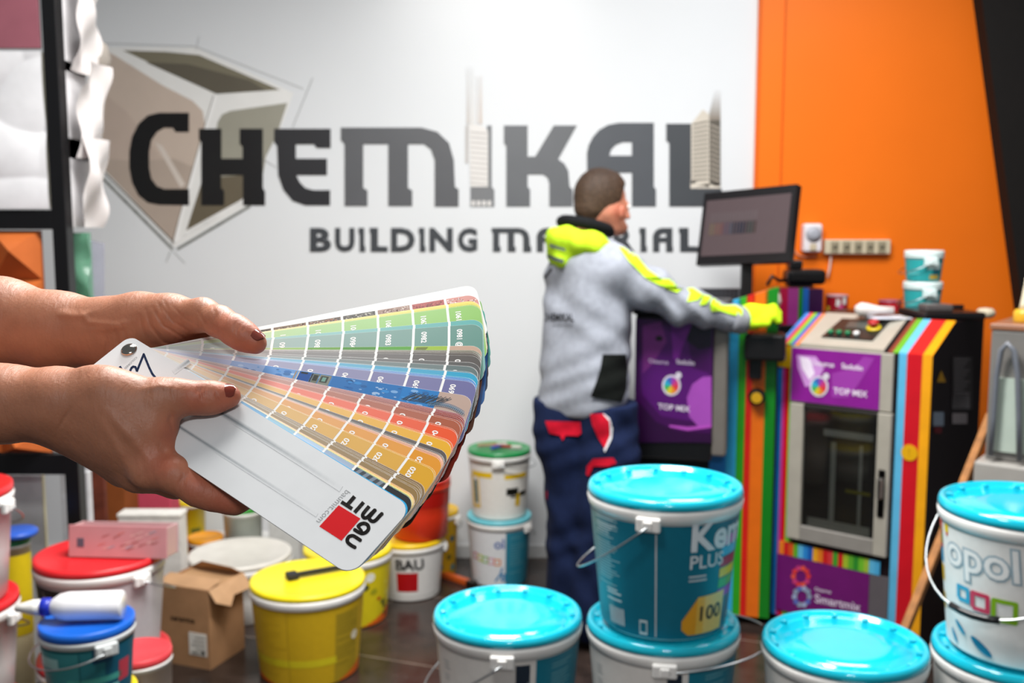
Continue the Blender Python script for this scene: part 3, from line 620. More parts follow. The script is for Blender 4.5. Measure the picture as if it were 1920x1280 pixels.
B += fingers([(292, 860, .700, .0138), (330, 890, .688, .0112), (372, 918, .686, .0098), (405, 930, .688, .0088), (440, 938, .692, .0082), (468, 930, .696, .0068)], .009)
B += fingers([(262, 885, .712, .0130), (330, 905, .716, .0098), (392, 900, .716, .0092), (440, 885, .712, .0082), (470, 868, .712, .0070)], .008)
B += fingers([(236, 876, .728, .0122), (318, 892, .735, .0092), (378, 872, .736, .0086), (420, 850, .734, .0070)], .008)
B += fingers([(218, 858, .744, .0112), (292, 866, .752, .0082), (345, 846, .756, .0074), (380, 826, .754, .0062)], .008)
B += [ell(q3((277, 892, .690)), (.010, .008, .008), .012), ell(q3((170, 718, .703)), (.012, .005, .010), .012)]
# far hand: palm up, thumb pressing on the cards from above, fingers spread underneath
A = [C((-420, 560, .93), (-150, 598, .88), .044, .041, .02), C((-150, 598, .88), (0, 608, .855), .041, .0365, .02), C((0, 608, .855), (110, 622, .842), .0365, .0300, .02),
     C((110, 622, .842), (205, 622, .828), .0300, .0250, .02), C((205, 620, .828), (262, 610, .815), .0240, .0235, .018), C((210, 632, .83), (280, 640, .825), .022, .020, .018),
     C((262, 606, .815), (318, 601, .800), .0215, .0195, .018), C((318, 600, .800), (382, 590, .778), .0180, .0118, .014),
     C((262, 622, .822), (385, 622, .818), .0190, .0120, .018), C((262, 636, .828), (368, 648, .824), .0190, .0125, .018), C((258, 646, .828), (345, 668, .820), .019, .0120, .018), C((255, 652, .826), (325, 682, .812), .018, .0110, .018)]
A += fingers([(378, 590, .778, .0122), (412, 603, .763, .0108), (440, 619, .752, .0106), (460, 632, .748, .0096), (480, 644, .746, .0078)], .008)
A += fingers([(385, 622, .818, .0115), (455, 655, .812, .0090), (505, 676, .806, .0082), (540, 690, .800, .0068)], .008)
A += fingers([(368, 648, .824, .0118), (450, 690, .826, .0092), (505, 712, .820, .0084), (545, 724, .812, .0070)], .008)
A += fingers([(345, 668, .820, .0112), (425, 716, .822, .0088), (475, 738, .815, .0080), (510, 748, .808, .0066)], .008)
A += fingers([(325, 682, .812, .0100), (385, 726, .812, .0078), (425, 746, .806, .0070), (455, 756, .800, .0060)], .008)
tend = [cap(q3((205, 606, .803)), q3((120, 590, .812)), .0018, .0012, .006), cap(q3((200, 622, .803)), q3((150, 608, .811)), .0016, .0010, .006), cap(q3((190, 600, .8045)), q3((160, 585, .814)), .0014, .001, .006)]
def micro(x, y, z): return .00006 * np.sin(x * 900 + 2.2 * np.sin(z * 500)) * np.sin(z * 620 + y * 300) + .00018 * np.sin(x * 130 + z * 180) * np.sin(z * 120 - y * 100)
dB = sdf_mesh(B, .00105, skin_col(redB), micro, iters=1)
dA = sdf_mesh(A + tend, .00115, skin_col(redA), micro, iters=1)
def crease(data, lines_, zmax):
    '''press fine skin folds into (or raise tendons on) the surface along short lines'''
    V = data[0]; R_ = V - np.array(CAM); zc = R_ @ np.array(FW); px = 960 + F * (R_ @ np.array(RT)) / zc; py = 640 - F * (R_ @ np.array(UP)) / zc
    d_ = R_ / np.linalg.norm(R_, axis=1)[:, None]; tot = np.zeros(len(V))
    for pts, wd, amp in lines_:
        best = np.full(len(V), 1e9); m_ = (px > min(p[0] for p in pts) - 15) & (px < max(p[0] for p in pts) + 15) & (py > min(p[1] for p in pts) - 15) & (py < max(p[1] for p in pts) + 15) & (zc < zmax)
        ends = np.ones(len(V)); n = len(pts) - 1
        for k, (a, b) in enumerate(zip(pts[:-1], pts[1:])):
            ba = (b[0] - a[0], b[1] - a[1]); L = ba[0] ** 2 + ba[1] ** 2; t = np.clip(((px - a[0]) * ba[0] + (py - a[1]) * ba[1]) / L, 0, 1)
            dd = np.hypot(px - a[0] - t * ba[0], py - a[1] - t * ba[1]); s_ = (k + t) / n; w_ = dd < best; best[w_] = dd[w_]; ends[w_] = np.sin(PI * np.clip(s_[w_], .04, .96)) ** .5
        tot += np.where(m_, amp * 1.25 * ends * np.exp(-(best / (wd * 1.15)) ** 2), 0)
    data[0][:] = V + d_ * tot[:, None]
crease(dB, [([(380, 722), (376, 735), (379, 752)], 2.2, .0011), ([(386, 722), (384, 738), (387, 754)], 1.8, .0010), ([(392, 724), (391, 740), (394, 753)], 1.8, .0008), ([(398, 728), (396, 738), (399, 748)], 1.6, .0006), ([(372, 724), (369, 738)], 1.8, .0007), ([(404, 735), (406, 745), (412, 753)], 1.8, .0008),
            ([(133, 765), (120, 785), (108, 806)], 2.4, .0009), ([(322, 775), (318, 790), (326, 812)], 4, .0010), ([(345, 890), (338, 902), (334, 916)], 2.4, .0008), ([(352, 888), (346, 900), (343, 914)], 2.2, .0007),
            ([(262, 730), (300, 722), (330, 728)], 6, -.0010), ([(200, 770), (245, 820), (285, 868)], 9, -.0014), ([(190, 790), (225, 850), (252, 900)], 7, -.0009), ([(325, 722), (322, 735), (326, 750)], 2.5, .0005), ([(300, 838), (318, 860)], 6, .0010), ([(256, 905), (268, 890), (272, 872)], 5, .0008)], .73)
crease(dA, [([(273, 580), (283, 612), (305, 640), (352, 658)], 3, .0014), ([(286, 577), (306, 610), (345, 634), (395, 640)], 2.6, .0013), ([(303, 574), (325, 603), (358, 622)], 2.2, .0009), ([(322, 572), (345, 596), (372, 612)], 2.0, .0007), ([(296, 566), (303, 586)], 2, .0006), ([(308, 564), (316, 584)], 2, .0006), ([(372, 585), (385, 608), (420, 628)], 3.2, .0014),
            ([(151, 585), (166, 604), (216, 609), (250, 602)], 5, -.0014), ([(110, 590), (150, 592), (180, 582)], 5, -.0010), ([(160, 618), (205, 616), (240, 612)], 5, -.0011), ([(200, 636), (198, 658), (202, 682)], 2.2, .0010), ([(214, 612), (220, 640), (232, 664)], 2.4, .0010), ([(226, 606), (240, 640), (256, 662)], 2.4, .0009), ([(262, 590), (268, 620), (282, 652)], 2.6, .0011),
            ([(444, 602), (440, 612), (438, 624)], 2.0, .0009), ([(451, 606), (446, 616), (444, 628)], 2.0, .0009), ([(458, 612), (453, 622)], 1.8, .0007), ([(400, 575), (405, 590), (400, 606)], 3, .0006)], .84)
# upper arms, trunk, neck and head left of the frame, so that the arms belong to a body
EB, EA = q3((-420, 690, .80)), q3((-420, 560, .93))
SB, SA = Vector((-.98, .66, 1.36)), Vector((-.98, 1.00, 1.36))
W_ = [cap(EB, SB, .043, .052, .03), cap(EA, SA, .045, .052, .03), cap(SB, SA, .06, .06, .05), cap((-.98, .76, 1.30), (-.98, .74, .98), .11, .115, .06), cap((-.98, .90, 1.30), (-.98, .92, .98), .11, .115, .06),
      cap((-.98, .83, 1.36), (-.955, .83, 1.50), .052, .05, .03), ell((-.93, .83, 1.60), (.098, .075, .12), .03), cap((-.90, .83, 1.54), (-.87, .83, 1.515), .05, .035, .03), cap((-.835, .83, 1.60), (-.822, .83, 1.573), .009, .012, .012),
      cap((-.98, .76, .98), (-.97, .75, .50), .105, .06, .04), cap((-.98, .92, .98), (-.97, .93, .50), .105, .06, .04), cap((-.97, .75, .50), (-.98, .74, .09), .055, .038, .03), cap((-.97, .93, .50), (-.98, .94, .09), .055, .038, .03),
      cap((-.99, .74, .045), (-.83, .73, .035), .036, .03, .02), cap((-.99, .94, .045), (-.83, .95, .035), .036, .03, .02)]
dW = sdf_mesh(W_, .008, skin_col([]))
sdf_obj('body', [dB, dA, dW], 'skin', woman)
sh = [cap(SB, SB.lerp(EB, .55), .068, .06, .03), cap(SA, SA.lerp(EA, .55), .068, .06, .03), cap(SB, SA, .075, .075, .05), cap((-.98, .76, 1.30), (-.98, .74, .93), .125, .13, .06), cap((-.98, .90, 1.30), (-.98, .92, .93), .125, .13, .06)]
sdf_obj('shirt', sdf_mesh(sh, .01, H('5a6b86')), 'fabric', woman)
tr = [cap((-.98, .76, .98), (-.97, .75, .50), .12, .08, .04), cap((-.98, .92, .98), (-.97, .93, .50), .12, .08, .04), cap((-.97, .75, .50), (-.98, .74, .12), .08, .06, .03), cap((-.97, .93, .50), (-.98, .94, .12), .08, .06, .03)]
sdf_obj('trousers', sdf_mesh(tr, .011, H('23262e')), 'fabric', woman)
sdf_obj('hair', sdf_mesh([ell((-.965, .83, 1.63), (.105, .09, .115), .02), cap((-1.02, .83, 1.62), (-1.04, .83, 1.42), .07, .05, .03)], .008, H('3a251b'), cuts=[((-.895, .83, 1.6), (1, 0, -.35))]), 'hair', woman)
def nail(name, c, along, up, L, Wd, colr):
    """a curved finger nail plate"""
    a = Vector(along).normalized(); u = Vector(up); u = (u - a * u.dot(a)).normalized(); s = a.cross(u); m = MB(); nx, ny = 10, 12; vs = []
    for th in (0.0, .0005):
        for i in range(nx + 1):
            for j in range(ny + 1):
                t = i / nx * 2 - 1; v = j / ny * 2 - 1; ww = Wd * (1 - .18 * max(-t, 0) ** 2 * 1.6) * math.sqrt(max(0, 1 - (abs(t) ** 4.5))) if abs(t) < 1 else 0
                x = t * L; y = v * max(ww, .0002); r = max(Wd * 1.2, .0088)
                vs.append(Vector(c) + a * x + s * y + u * (math.sqrt(max(r * r - y * y, 0)) - r - .0006 * t * t + th))
    fs = []; k = (nx + 1) * (ny + 1)
    for i in range(nx):
        for j in range(ny):
            p = i * (ny + 1) + j; fs.append((k + p, k + p + 1, k + p + ny + 2, k + p + ny + 1)); fs.append((p, p + ny + 1, p + ny + 2, p + 1))
    m.add(vs, fs, H(colr), True); m.build(name, 'nail', woman)
tB0, tB1 = q3((404, 745, .709)), q3((430, 743, .711)); nrm = (Vector(CAM) - tB1).normalized() * .75 + UP * .65
aB = (tB1 - tB0).normalized(); nb = (nrm - aB * nrm.dot(aB)).normalized()
nail('fingernail', tB1 + nb * .0094 - aB * .0022, aB - nb * .14, nb, .0075, .0062, '7c3327')
tA0, tA1 = q3((460, 632, .748)), q3((480, 644, .746)); aA = (tA1 - tA0).normalized(); nrm = UP * .72 + RT * .45 + (-FW) * .5; na = (nrm - aA * nrm.dot(aA)).normalized()
nail('fingernail', tA1 + na * .0095 - aA * .0018, aA - na * .14, na, .0070, .0058, '7a3a30')
# ------------------------------------------------------------------ the man at the machine, seen from behind and to his right
man = thing('person', 'man in grey hoodie with yellow-green hood and navy work trousers reaching right to the machine', 'person', FL(1090, 1203))
ZM = 4.05; KM = .90
def Z(px, py, dz=0.0): return Q(px, py, (ZM + dz) * KM)
_cap, _ell = cap, ell
def cap(a, b, ra, rb, k=.012): return _cap(a, b, ra * KM, rb * KM, k * KM)
def ell(c, r, k=.012, axes=None): return _ell(c, tuple(x * KM for x in r), k * KM, axes)
Fd = Vector((.90, .43, 0)).normalized(); Rd = Vector((Fd.y, -Fd.x, 0))       # facing, and his right-hand side (towards the camera)
def hue(c): return np.array(H(c))
def ZL(px, py, dz, *a): return Z(px, py, dz)
# body (one continuous surface: head, neck, trunk, arms, hands, legs)
hc = Z(1128, 374); hx = (Fd, Rd, Vector((0, 0, 1)))
shR, elR, wrR = Z(1150, 508, -.13), Z(1278, 574, -.12), Z(1388, 600, -.08)
shL, elL, wrL = Z(1100, 500, .16), Z(1210, 560, .30), Z(1290, 590, .22)
bd = [ell(hc, (.104, .079, .112), .02, hx), cap(Z(1146, 400), Z(1162, 428), .050, .030, .03), cap(Z(1140, 402, -.03), Z(1150, 425, -.02), .045, .03, .03),
      cap(Z(1122, 405), Z(1098, 462), .060, .066, .03), cap(Z(1175, 394), Z(1178, 407), .007, .011, .010), cap(Z(1172, 384), Z(1176, 386), .016, .012, .015), cap(Z(1170, 424), Z(1176, 426), .010, .007, .01),
      cap(shR, shL, .06, .06, .05), cap(Z(1100, 500), Z(1095, 740), .11, .11, .05), cap(shR, elR, .052, .042, .03), cap(elR, wrR, .04, .028, .02), cap(shL, elL, .052, .042, .03), cap(elL, wrL, .04, .028, .02),
      cap(wrR, Z(1435, 596, -.08), .03, .026, .02), cap(wrL, Z(1325, 592, .20), .03, .026, .02),
      cap(Z(1105, 770, -.06), Z(1122, 940, -.06), .075, .055, .03), cap(Z(1122, 940, -.06), Z(1105, 1150, -.06), .055, .04, .03), cap(Z(1075, 770, .08), Z(1072, 940, .10), .075, .055, .03), cap(Z(1072, 940, .10), Z(1062, 1150, .10), .06, .04, .03)]
earc = Z(1146, 399) + Rd * .076
bd += [ell(earc, (.020, .008, .033), .006, (Fd, Rd, Vector((0, 0, 1)))), ell(earc + Rd * .006 - Fd * .006, (.012, .007, .028), .006, hx)]
def mskin(V):
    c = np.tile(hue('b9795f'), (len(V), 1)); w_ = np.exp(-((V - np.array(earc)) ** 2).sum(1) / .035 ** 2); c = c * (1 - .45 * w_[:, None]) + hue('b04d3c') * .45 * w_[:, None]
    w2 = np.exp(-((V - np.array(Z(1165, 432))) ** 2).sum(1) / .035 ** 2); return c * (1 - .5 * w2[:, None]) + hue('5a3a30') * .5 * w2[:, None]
sdf_obj('body', sdf_mesh(bd, .0065, mskin), 'skin', man)
# eye and brow on the near side of the face
m = MB(); ec = Z(1170, 388) + Rd * .030
m.lathe(ec, [(.001, -.004), (.008, -.001), (.009, .002), (.004, .005), (.001, .006)], 12, H('efe6de'), axis=Rd + Fd); m.build('eye', 'gloss', man)
hair = [ell(hc + Vector((0, 0, .012)) - Fd * .010, (.110, .088, .116), .02, hx), cap(Z(1105, 395, -.03), Z(1108, 415, -.02), .055, .04, .03), cap(Z(1105, 395, .03), Z(1108, 412, .02), .055, .04, .03), cap(Z(1150, 345), Z(1172, 356), .045, .02, .03)]
def hcol(V):
    t = np.clip((V[:, 2] - Z(1100, 410).z) / .22, 0, 1)[:, None]; return hue('54402f') * (1 - t) + hue('2c1d15') * t
fr = Z(1150, 380)
sdf_obj('hair', sdf_mesh(hair, .006, hcol, lambda x, y, z: .0018 * np.sin(x * 260 + 5 * np.sin(z * 90)) * np.sin(z * 210 + y * 170), cuts=[(hc + Fd * .055 + Vector((0, 0, .02)), Fd * .95 - Vector((0, 0, .45))), (Z(1110, 418), Vector((-.35, 0, -1)))], carve=[ell(earc + Fd * .004, (.034, .05, .045), .01, hx)]), 'hair', man)
# hoodie
def folds(x, y, z):
    s = (x - shR.x)
    a = np.sin(38 * z + 22 * x + 2.2 * np.sin(9 * x + 14 * z)) * .5 + .5 * np.sin(55 * z - 30 * x + 3 * np.sin(11 * z + y * 6))
    arm = np.clip((x - elR.x + .18) / .2, 0, 1)
    b = np.sin(70 * x + 30 * z + 2 * np.sin(20 * z)) * arm
    low = np.clip((Z(1100, 690).z - z) / .1, 0, 1)
    return .0050 * a + .0075 * b + .004 * low * np.sin(40 * z + 10 * x)
ho = []
for s, dz in ((1, 0), (-1, 0)):
    for (pa, pb, ra, rb) in (((1100, 520), (1095, 735), .128, .130),):
        ho.append(cap(Z(*pa) + Rd * .085 * s, Z(*pb) + Rd * .080 * s, ra, rb, .05))
ho += [cap(Z(1092, 500), Z(1112, 520), .125, .12, .05), cap(Z(1128, 560), Z(1118, 700), .128, .125, .05), cap(Z(1088, 600), Z(1083, 740), .14, .155, .05), cap(shR, shL, .085, .08, .06), cap(Z(1090, 480), Z(1120, 480), .10, .09, .05),
       cap(shR, shR.lerp(elR, .5), .098, .082, .04), cap(shR.lerp(elR, .5), elR, .084, .072, .03), cap(elR, elR.lerp(wrR, .5), .072, .060, .03), cap(elR.lerp(wrR, .5), wrR, .060, .046, .03), cap(shL, elL, .092, .075, .04), cap(elL, wrL, .072, .048, .03)]
def hoodc(V):
    return np.tile(hue('9a9ea8'), (len(V), 1))
hoodie = sdf_obj('hoodie', sdf_mesh(ho, .0075, hoodc, folds, cuts=[(wrR + (wrR - elR).normalized() * .02, wrR - elR), (Z(1095, 772), (0, 0, -1))]), 'fabric', man)
hb = bvh_of(hoodie)
NE = H('c3ee2a'); NE2 = H('b4dd1c')
def patch(name, loops, c, parent, bvh, kind='fabric', off=.009, step=6):
    m = MB(); V, Fc = subdiv2d(loops, step); drape(m, bvh, V, Fc, H(c) if isinstance(c, str) else c, off); return m.build(name, kind, parent)
# cuffs and hem ribbing
m = MB(); m.lathe(wrR - (wrR - elR).normalized() * .035, [(.050, 0), (.052, .02), (.050, .045), (.044, .06)], 24, H('8f9198'), axis=(wrR - elR)); m.build('cuff', 'fabric', hoodie)
# neon hood
nk = Z(1098, 448)
hd = [cap(Z(1052, 452, -.06), Z(1050, 455, .08), .058, .058, .03), cap(Z(1052, 458, -.06), Z(1062, 480, -.03), .062, .050, .03), cap(Z(1060, 445, -.10), Z(1118, 456, -.15), .050, .042, .03), cap(Z(1118, 456, -.15), Z(1150, 476, -.11), .040, .026, .03),
      cap(Z(1060, 440, .10), Z(1120, 452, .14), .05, .04, .03), cap(Z(1046, 475, -.02), Z(1050, 484, .02), .045, .04, .03), cap(Z(1080, 462, -.10), Z(1060, 482, -.09), .055, .04, .03)]
hood = sdf_obj('hood', sdf_mesh(hd, .006, H('c0ea2c'), lambda x, y, z: .004 * np.sin(60 * z + 25 * x) + .003 * np.sin(90 * x + 20 * z)), 'fabric', hoodie)
hv = bvh_of(hood)
m = MB(); m.tube([nk + Vector((math.cos(a) * .088, math.sin(a) * .088, .045 + .022 * math.cos(a + 2.6))) for a in [i * PI / 12 for i in range(25)]], .021, H('17181a'), 10); m.build('collar', 'fabric', hoodie)
patch('hood_stripe', [[(1024, 455), (1060, 466), (1060, 471), (1024, 461)]], '6e7580', hood, hv)
patch('hood_stripe', [[(1020, 475), (1058, 487), (1057, 493), (1020, 482)]], '5d636c', hood, hv)
# neon sleeve panel, pocket panel, print on the back
for lp in ([(1160, 462), (1186, 468), (1215, 505), (1240, 522), (1262, 536), (1240, 536), (1212, 522), (1180, 490)], [(1240, 522), (1268, 524), (1282, 540), (1270, 548), (1246, 540)],
           [(1284, 534), (1300, 540), (1318, 552), (1308, 562), (1288, 566), (1294, 548)], [(1318, 552), (1334, 556), (1324, 570), (1312, 572)], [(1336, 560), (1360, 560), (1392, 580), (1392, 592), (1372, 590), (1350, 582), (1334, 584), (1330, 572)]):
    patch('sleeve_panel', [lp], NE, hoodie, hb, off=.005, step=6)
patch('side_panel', [[(1130, 664), (1174, 664), (1177, 690), (1175, 730), (1166, 754), (1107, 744), (1118, 715), (1126, 690)]], '121513', hoodie, hb)
patch('zip_strip', [[(1190, 600), (1196, 600), (1197, 700), (1190, 720), (1187, 700)]], 'd8d8d6', hoodie, hb)
m = MB(); V, Fc, x0, x1, y0, y1 = text2d('CHEMIKAL', .02)
V = [(1016 + (x - x0) / (x1 - x0) * 60, 602 - (y - y0) / (y1 - y0) * 15) for x, y in V]; V, Fc = cut2d(V, Fc, 6); drape(m, hb, V, Fc, H('2c2d31'), .004)
m.build('back_lettering', 'fabric', hoodie); m = MB(); V, Fc, x0, x1, y0, y1 = text2d('BUILDING MATERIAL', .0); V = [(1036 + (x - x0) / (x1 - x0) * 40, 611 - (y - y0) / (y1 - y0) * 4) for x, y in V]; V, Fc = cut2d(V, Fc, 6); drape(m, hb, V, Fc, H('55565a'), .004)
m.build('back_lettering', 'fabric', hoodie); m = MB()
for pts in ([(1013, 505), (1022, 520)], [(1034, 503), (1014, 530)], [(1012, 520), (1014, 540)]):
    mm = MB(); mm.stroke(pts, 4, lambda x, y: Vector((x, y, 0)), (0, 0, 0)); drape(m, hb, [(v.x, v.y) for v in mm.v], mm.f, H('2c2d31'), .004)
m.build('back_emblem', 'fabric', hoodie)
# glove
g = [cap(wrR - (wrR - elR).normalized() * .005, Z(1408, 594, -.07), .042, .050, .02), cap(Z(1408, 594, -.07), Z(1436, 590, -.08), .050, .040, .02)]
for dy, dz in ((576, -.05), (580, -.08), (585, -.11), (592, -.13)):
    g += [cap(Z(1434, dy + 6, dz), Z(1450, dy + 1, dz), .019, .017, .01), cap(Z(1450, dy + 1, dz), Z(1460, dy + 11, dz), .017, .014, .008)]
g += [cap(Z(1412, 606, -.11), Z(1438, 606, -.14), .020, .016, .012)]
gl_ = lambda V: np.where(((V - np.array(Z(1440, 608, -.08))) @ np.array([.35, 0, -1.0]) > .0)[:, None], hue('14151a'), hue('c6ee22'))
sdf_obj('glove', sdf_mesh(g, .005, gl_), 'fabric', man)
sdf_obj('glove', sdf_mesh([cap(wrL, Z(1325, 592, .20), .040, .038, .02)] + [cap(Z(1325, 586 + 4 * i, .18 + .02 * i), Z(1352, 590 + 4 * i, .17 + .02 * i), .016, .013, .008) for i in range(4)], .006, H('c6ee22')), 'fabric', man)
# trousers
def pf(x, y, z): return .0035 * np.sin(26 * z + 30 * x + 2 * np.sin(9 * z + 14 * x)) + .0030 * np.sin(48 * z - 34 * x + y * 9 + 2 * np.sin(17 * z))
pt = [cap(Z(1082, 750) - Rd * .06, Z(1112, 755) + Rd * .05, .138, .145, .05), cap(Z(1058, 770), Z(1062, 830), .125, .12, .05), cap(Z(1128, 760, -.06), Z(1142, 850, -.08), .13, .118, .05), cap(Z(1142, 850, -.08), Z(1130, 960, -.08), .118, .098, .04),
      cap(Z(1130, 960, -.08), Z(1102, 1165, -.06), .098, .084, .03), cap(Z(1070, 800, .08), Z(1070, 950, .10), .13, .098, .05), cap(Z(1070, 950, .10), Z(1058, 1165, .10), .098, .080, .03), cap(Z(1060, 800, .0), Z(1072, 950, .0), .11, .09, .05), cap(Z(1072, 950, 0), Z(1066, 1150, .02), .09, .08, .03)]
trou = sdf_obj('trousers', sdf_mesh(pt, .008, H('162140'), pf, cuts=[(Z(1095, 748), (0, 0, 1))]), 'fabric', man)
tb = bvh_of(trou)
patch('pocket_flap', [[(1022, 789), (1088, 791), (1090, 812), (1084, 817), (1060, 816), (1055, 826), (1050, 816), (1030, 812)]], 'c4142c', trou, tb)
patch('side_pocket', [[(1106, 776), (1130, 775), (1143, 790), (1144, 815), (1134, 840), (1122, 822), (1110, 795)]], 'c4142c', trou, tb)
patch('piping', [[(1132, 775), (1143, 784), (1149, 802), (1147, 822), (1134, 848), (1132, 842), (1142, 820), (1144, 802), (1139, 788), (1130, 778)]], 'dfe0e4', trou, tb, off=.007)
patch('knee_patch', [[(1112, 860), (1150, 858), (1156, 868), (1140, 874), (1128, 874), (1112, 874), (1104, 892), (1099, 890), (1100, 874)]], 'c4142c', trou, tb)
patch('knee_patch', [[(1020, 920), (1026, 920), (1026, 948), (1020, 948)]], 'c4142c', trou, tb)
for px, dz in ((1104, -.06), (1058, .10)):
    b = FL(px, 1206 if dz < 0 else 1190); mm = [cap(b + Vector((0, 0, .05)) - Fd * .03, b + Vector((0, 0, .04)) + Fd * .19, .050, .038, .03), cap(b + Vector((0, 0, .12)) - Fd * .02, b + Vector((0, 0, .05)), .05, .05, .03)]
    sdf_obj('shoe', sdf_mesh(mm, .006, H('16161a'), cuts=[(b + Vector((0, 0, .002)), (0, 0, -1))]), 'matte', man)

cap, ell = _cap, _ell
# ------------------------------------------------------------------ buckets
TEAL = '12b4cc'
class Bk:
    """bucket geometry: base centre, radius at the rim, height, taper; angle 0 faces the camera, positive to the right"""
    def __init__(s, base, r, h, taper=.86):
        s.b = Vector(base); s.r = r; s.h = h; s.t = taper; tc = Vector((CAM.x - s.b.x, CAM.y - s.b.y, 0)).normalized(); s.tc = tc; s.rt = Vector((-tc.y, tc.x, 0))
        if s.rt.x < 0: s.rt = -s.rt
    def rad(s, z): return s.r * (s.t + (1 - s.t) * min(1, max(0, z / (s.h * .9)))) * .965
    def dirv(s, deg): a = math.radians(deg); return s.tc * math.cos(a) + s.rt * math.sin(a)
    def at(s, deg, z, off=.0008): return s.b + s.dirv(deg) * (s.rad(z) + off) + Vector((0, 0, z))
    def fn(s, deg0, z0, off=.0012): return lambda x, y: s.at(deg0 + math.degrees(x / s.rad(z0 + y)), z0 + y, off)
    def patch(s, m, d0, d1, z0, z1, c, off=.0008):
        n = max(1, int(abs(d1 - d0) / 5)); k = 3
        g = [[s.at(d0 + (d1 - d0) * i / n, z0 + (z1 - z0) * j / k, off) for i in range(n + 1)] for j in range(k + 1)]
        for j in range(k): m.add(g[j] + g[j + 1], [(i, i + 1, n + 2 + i, n + 1 + i) for i in range(n)], H(c), True)
def solve(cx, cy, w, n, q):
    k = -ray(cx, cy).z; zc = 1.5 / (k + n * q * w / (2 * F)); r = w * zc / (2 * F); p = CAM + ray(cx, cy) * zc; return p.x, p.y, r, q * r
def bucket(label, x, y, z, r, h, lid, body='ecebe8', group=None, deco=None, handle=None, drop=.10, taper=.86, rim='eceae6', grip=None, name='paint_bucket', cat='bucket', lidname='lid', kind='plastic', lidkind='gloss', full=True, lidh=.022, deep=.010, axis=None):
    B = Bk((x, y, z), r, h, taper); t = thing(name, label, cat, (x, y, z), group); B.thing = t; hh = h - lidh
    zr = hh - .155 * r
    m = MB(); m.lathe(B.b, [(B.rad(0) - .006, 0), (B.rad(0), .006), (B.rad(zr * .5), zr * .5), (B.rad(zr), zr), (B.rad(zr) + .002, zr + .001, H(rim)), (r * .985, zr + .006, H(rim)), (r * 1.0, hh - .006, H(rim)), (r * .985, hh, H(rim)), (r * .93, hh, H(rim))], 64, H(body)); m.build('body', kind, t)
    m = MB(); c = H(lid)
    if full: prof = [(r * .97, hh + .0003), (r * .995, hh + .002), (r * .995, hh + .010), (r * .975, hh + lidh - .002), (r * .95, hh + lidh), (r * .915, hh + lidh - .001), (r * .90, hh + lidh - deep), (r * .80, hh + lidh - deep - .002), (r * .79, hh + lidh - deep + .0015), (r * .45, hh + lidh - deep + .002), (r * .02, hh + lidh - deep + .0028)]
    else: prof = [(r * .97, hh + .0003), (r * .99, hh + .003), (r * .98, hh + lidh - .002), (r * .94, hh + lidh), (r * .90, hh + lidh - .004), (r * .02, hh + lidh - .004)]
    m.lathe(B.b, prof, 64, c)
    if full:
        for k in range(14):                              # small ribs inside the rim
            a = k * 360 / 14 + 9; p = B.b + B.dirv(a) * r * .86; d = B.dirv(a); sd = B.dirv(a + 90)
            M = Matrix((tuple([d.x, sd.x, 0, p.x]), tuple([d.y, sd.y, 0, p.y]), (0, 0, 1, z + hh + lidh - deep), (0, 0, 0, 1)))
            m.box(-r * .03, r * .045, -.006, .006, -.001, deep * .62, c, .002, M, 1)
    m.build(lidname, lidkind, t)
    if deco:
        m = MB(); deco(B, m); m.build('label', 'print', t)
    if handle is not None:
        m = MB(); sgn = 1 if handle[1] > 0 else -1; a0 = handle[0]; pts = []; mids = []
        lift = handle[2] if len(handle) > 2 else 0; reach = handle[3] if len(handle) > 3 else 1.13
        for i in range(25):
            tt = i / 24; zz = hh - .075 * r - .018; e = math.sin(PI * tt)
            if lift: pts.append(B.b + B.dirv(a0) * (r * 1.035) * math.cos(PI * tt) + B.dirv(a0 + sgn * 90) * (r * reach * e * math.cos(lift)) + Vector((0, 0, zz + r * reach * e * math.sin(lift))))
            else: pts.append(B.b + B.dirv(a0 + sgn * 180 * tt) * (r * 1.03 + .006 + .010 * e) + Vector((0, 0, zz - drop * e)))
        m.tube(pts, .0022, H('b9bdbf'), 8); hd = m.build('handle', 'metal', t)
        m = MB()
        if grip: m.tube(pts[10:15], .0075, H(grip), 10); m.build('grip', 'plastic', hd)
        for s_ in (0, 180):
            m = MB()
            d = B.dirv(a0 + s_); sd = B.dirv(a0 + s_ + 90); p = B.b + d * r * .985; M = Matrix(((sd.x, d.x, 0, p.x), (sd.y, d.y, 0, p.y), (0, 0, 1, z + hh - .075 * r), (0, 0, 0, 1)))
            m.box(-.026, .026, -.004, .010, -.030, .0, H(rim), .004, M); m.box(-.010, .010, .002, .014, -.026, -.006, H(rim), .003, M)
            m.build('handle_ear', 'plastic', t)
    return B
def tb_(B, m, st, deg, z, size, c, bold=.02, off=.0016):
    m.text(st, B.fn(deg, z, off), H(c), bold=bold, size=size, step=.008)
def lines(B, m, d0, d1, z0, z1, n, c, seed, off=.0014, hgt=.0022):
    r = random.Random(seed)
    for i in range(n):
        z = z1 + (z0 - z1) * i / n
        if r.random() < .12: continue
        B.patch(m, d0, d0 + (d1 - d0) * r.uniform(.55, 1), z, z + hgt, c, off)
def tealwrap(B, m, a0=-175, a1=175): B.patch(m, a0, a1, .012, B.h - .022 - .16 * B.r - .004, '0d6f86', .0006)
q = 1.81
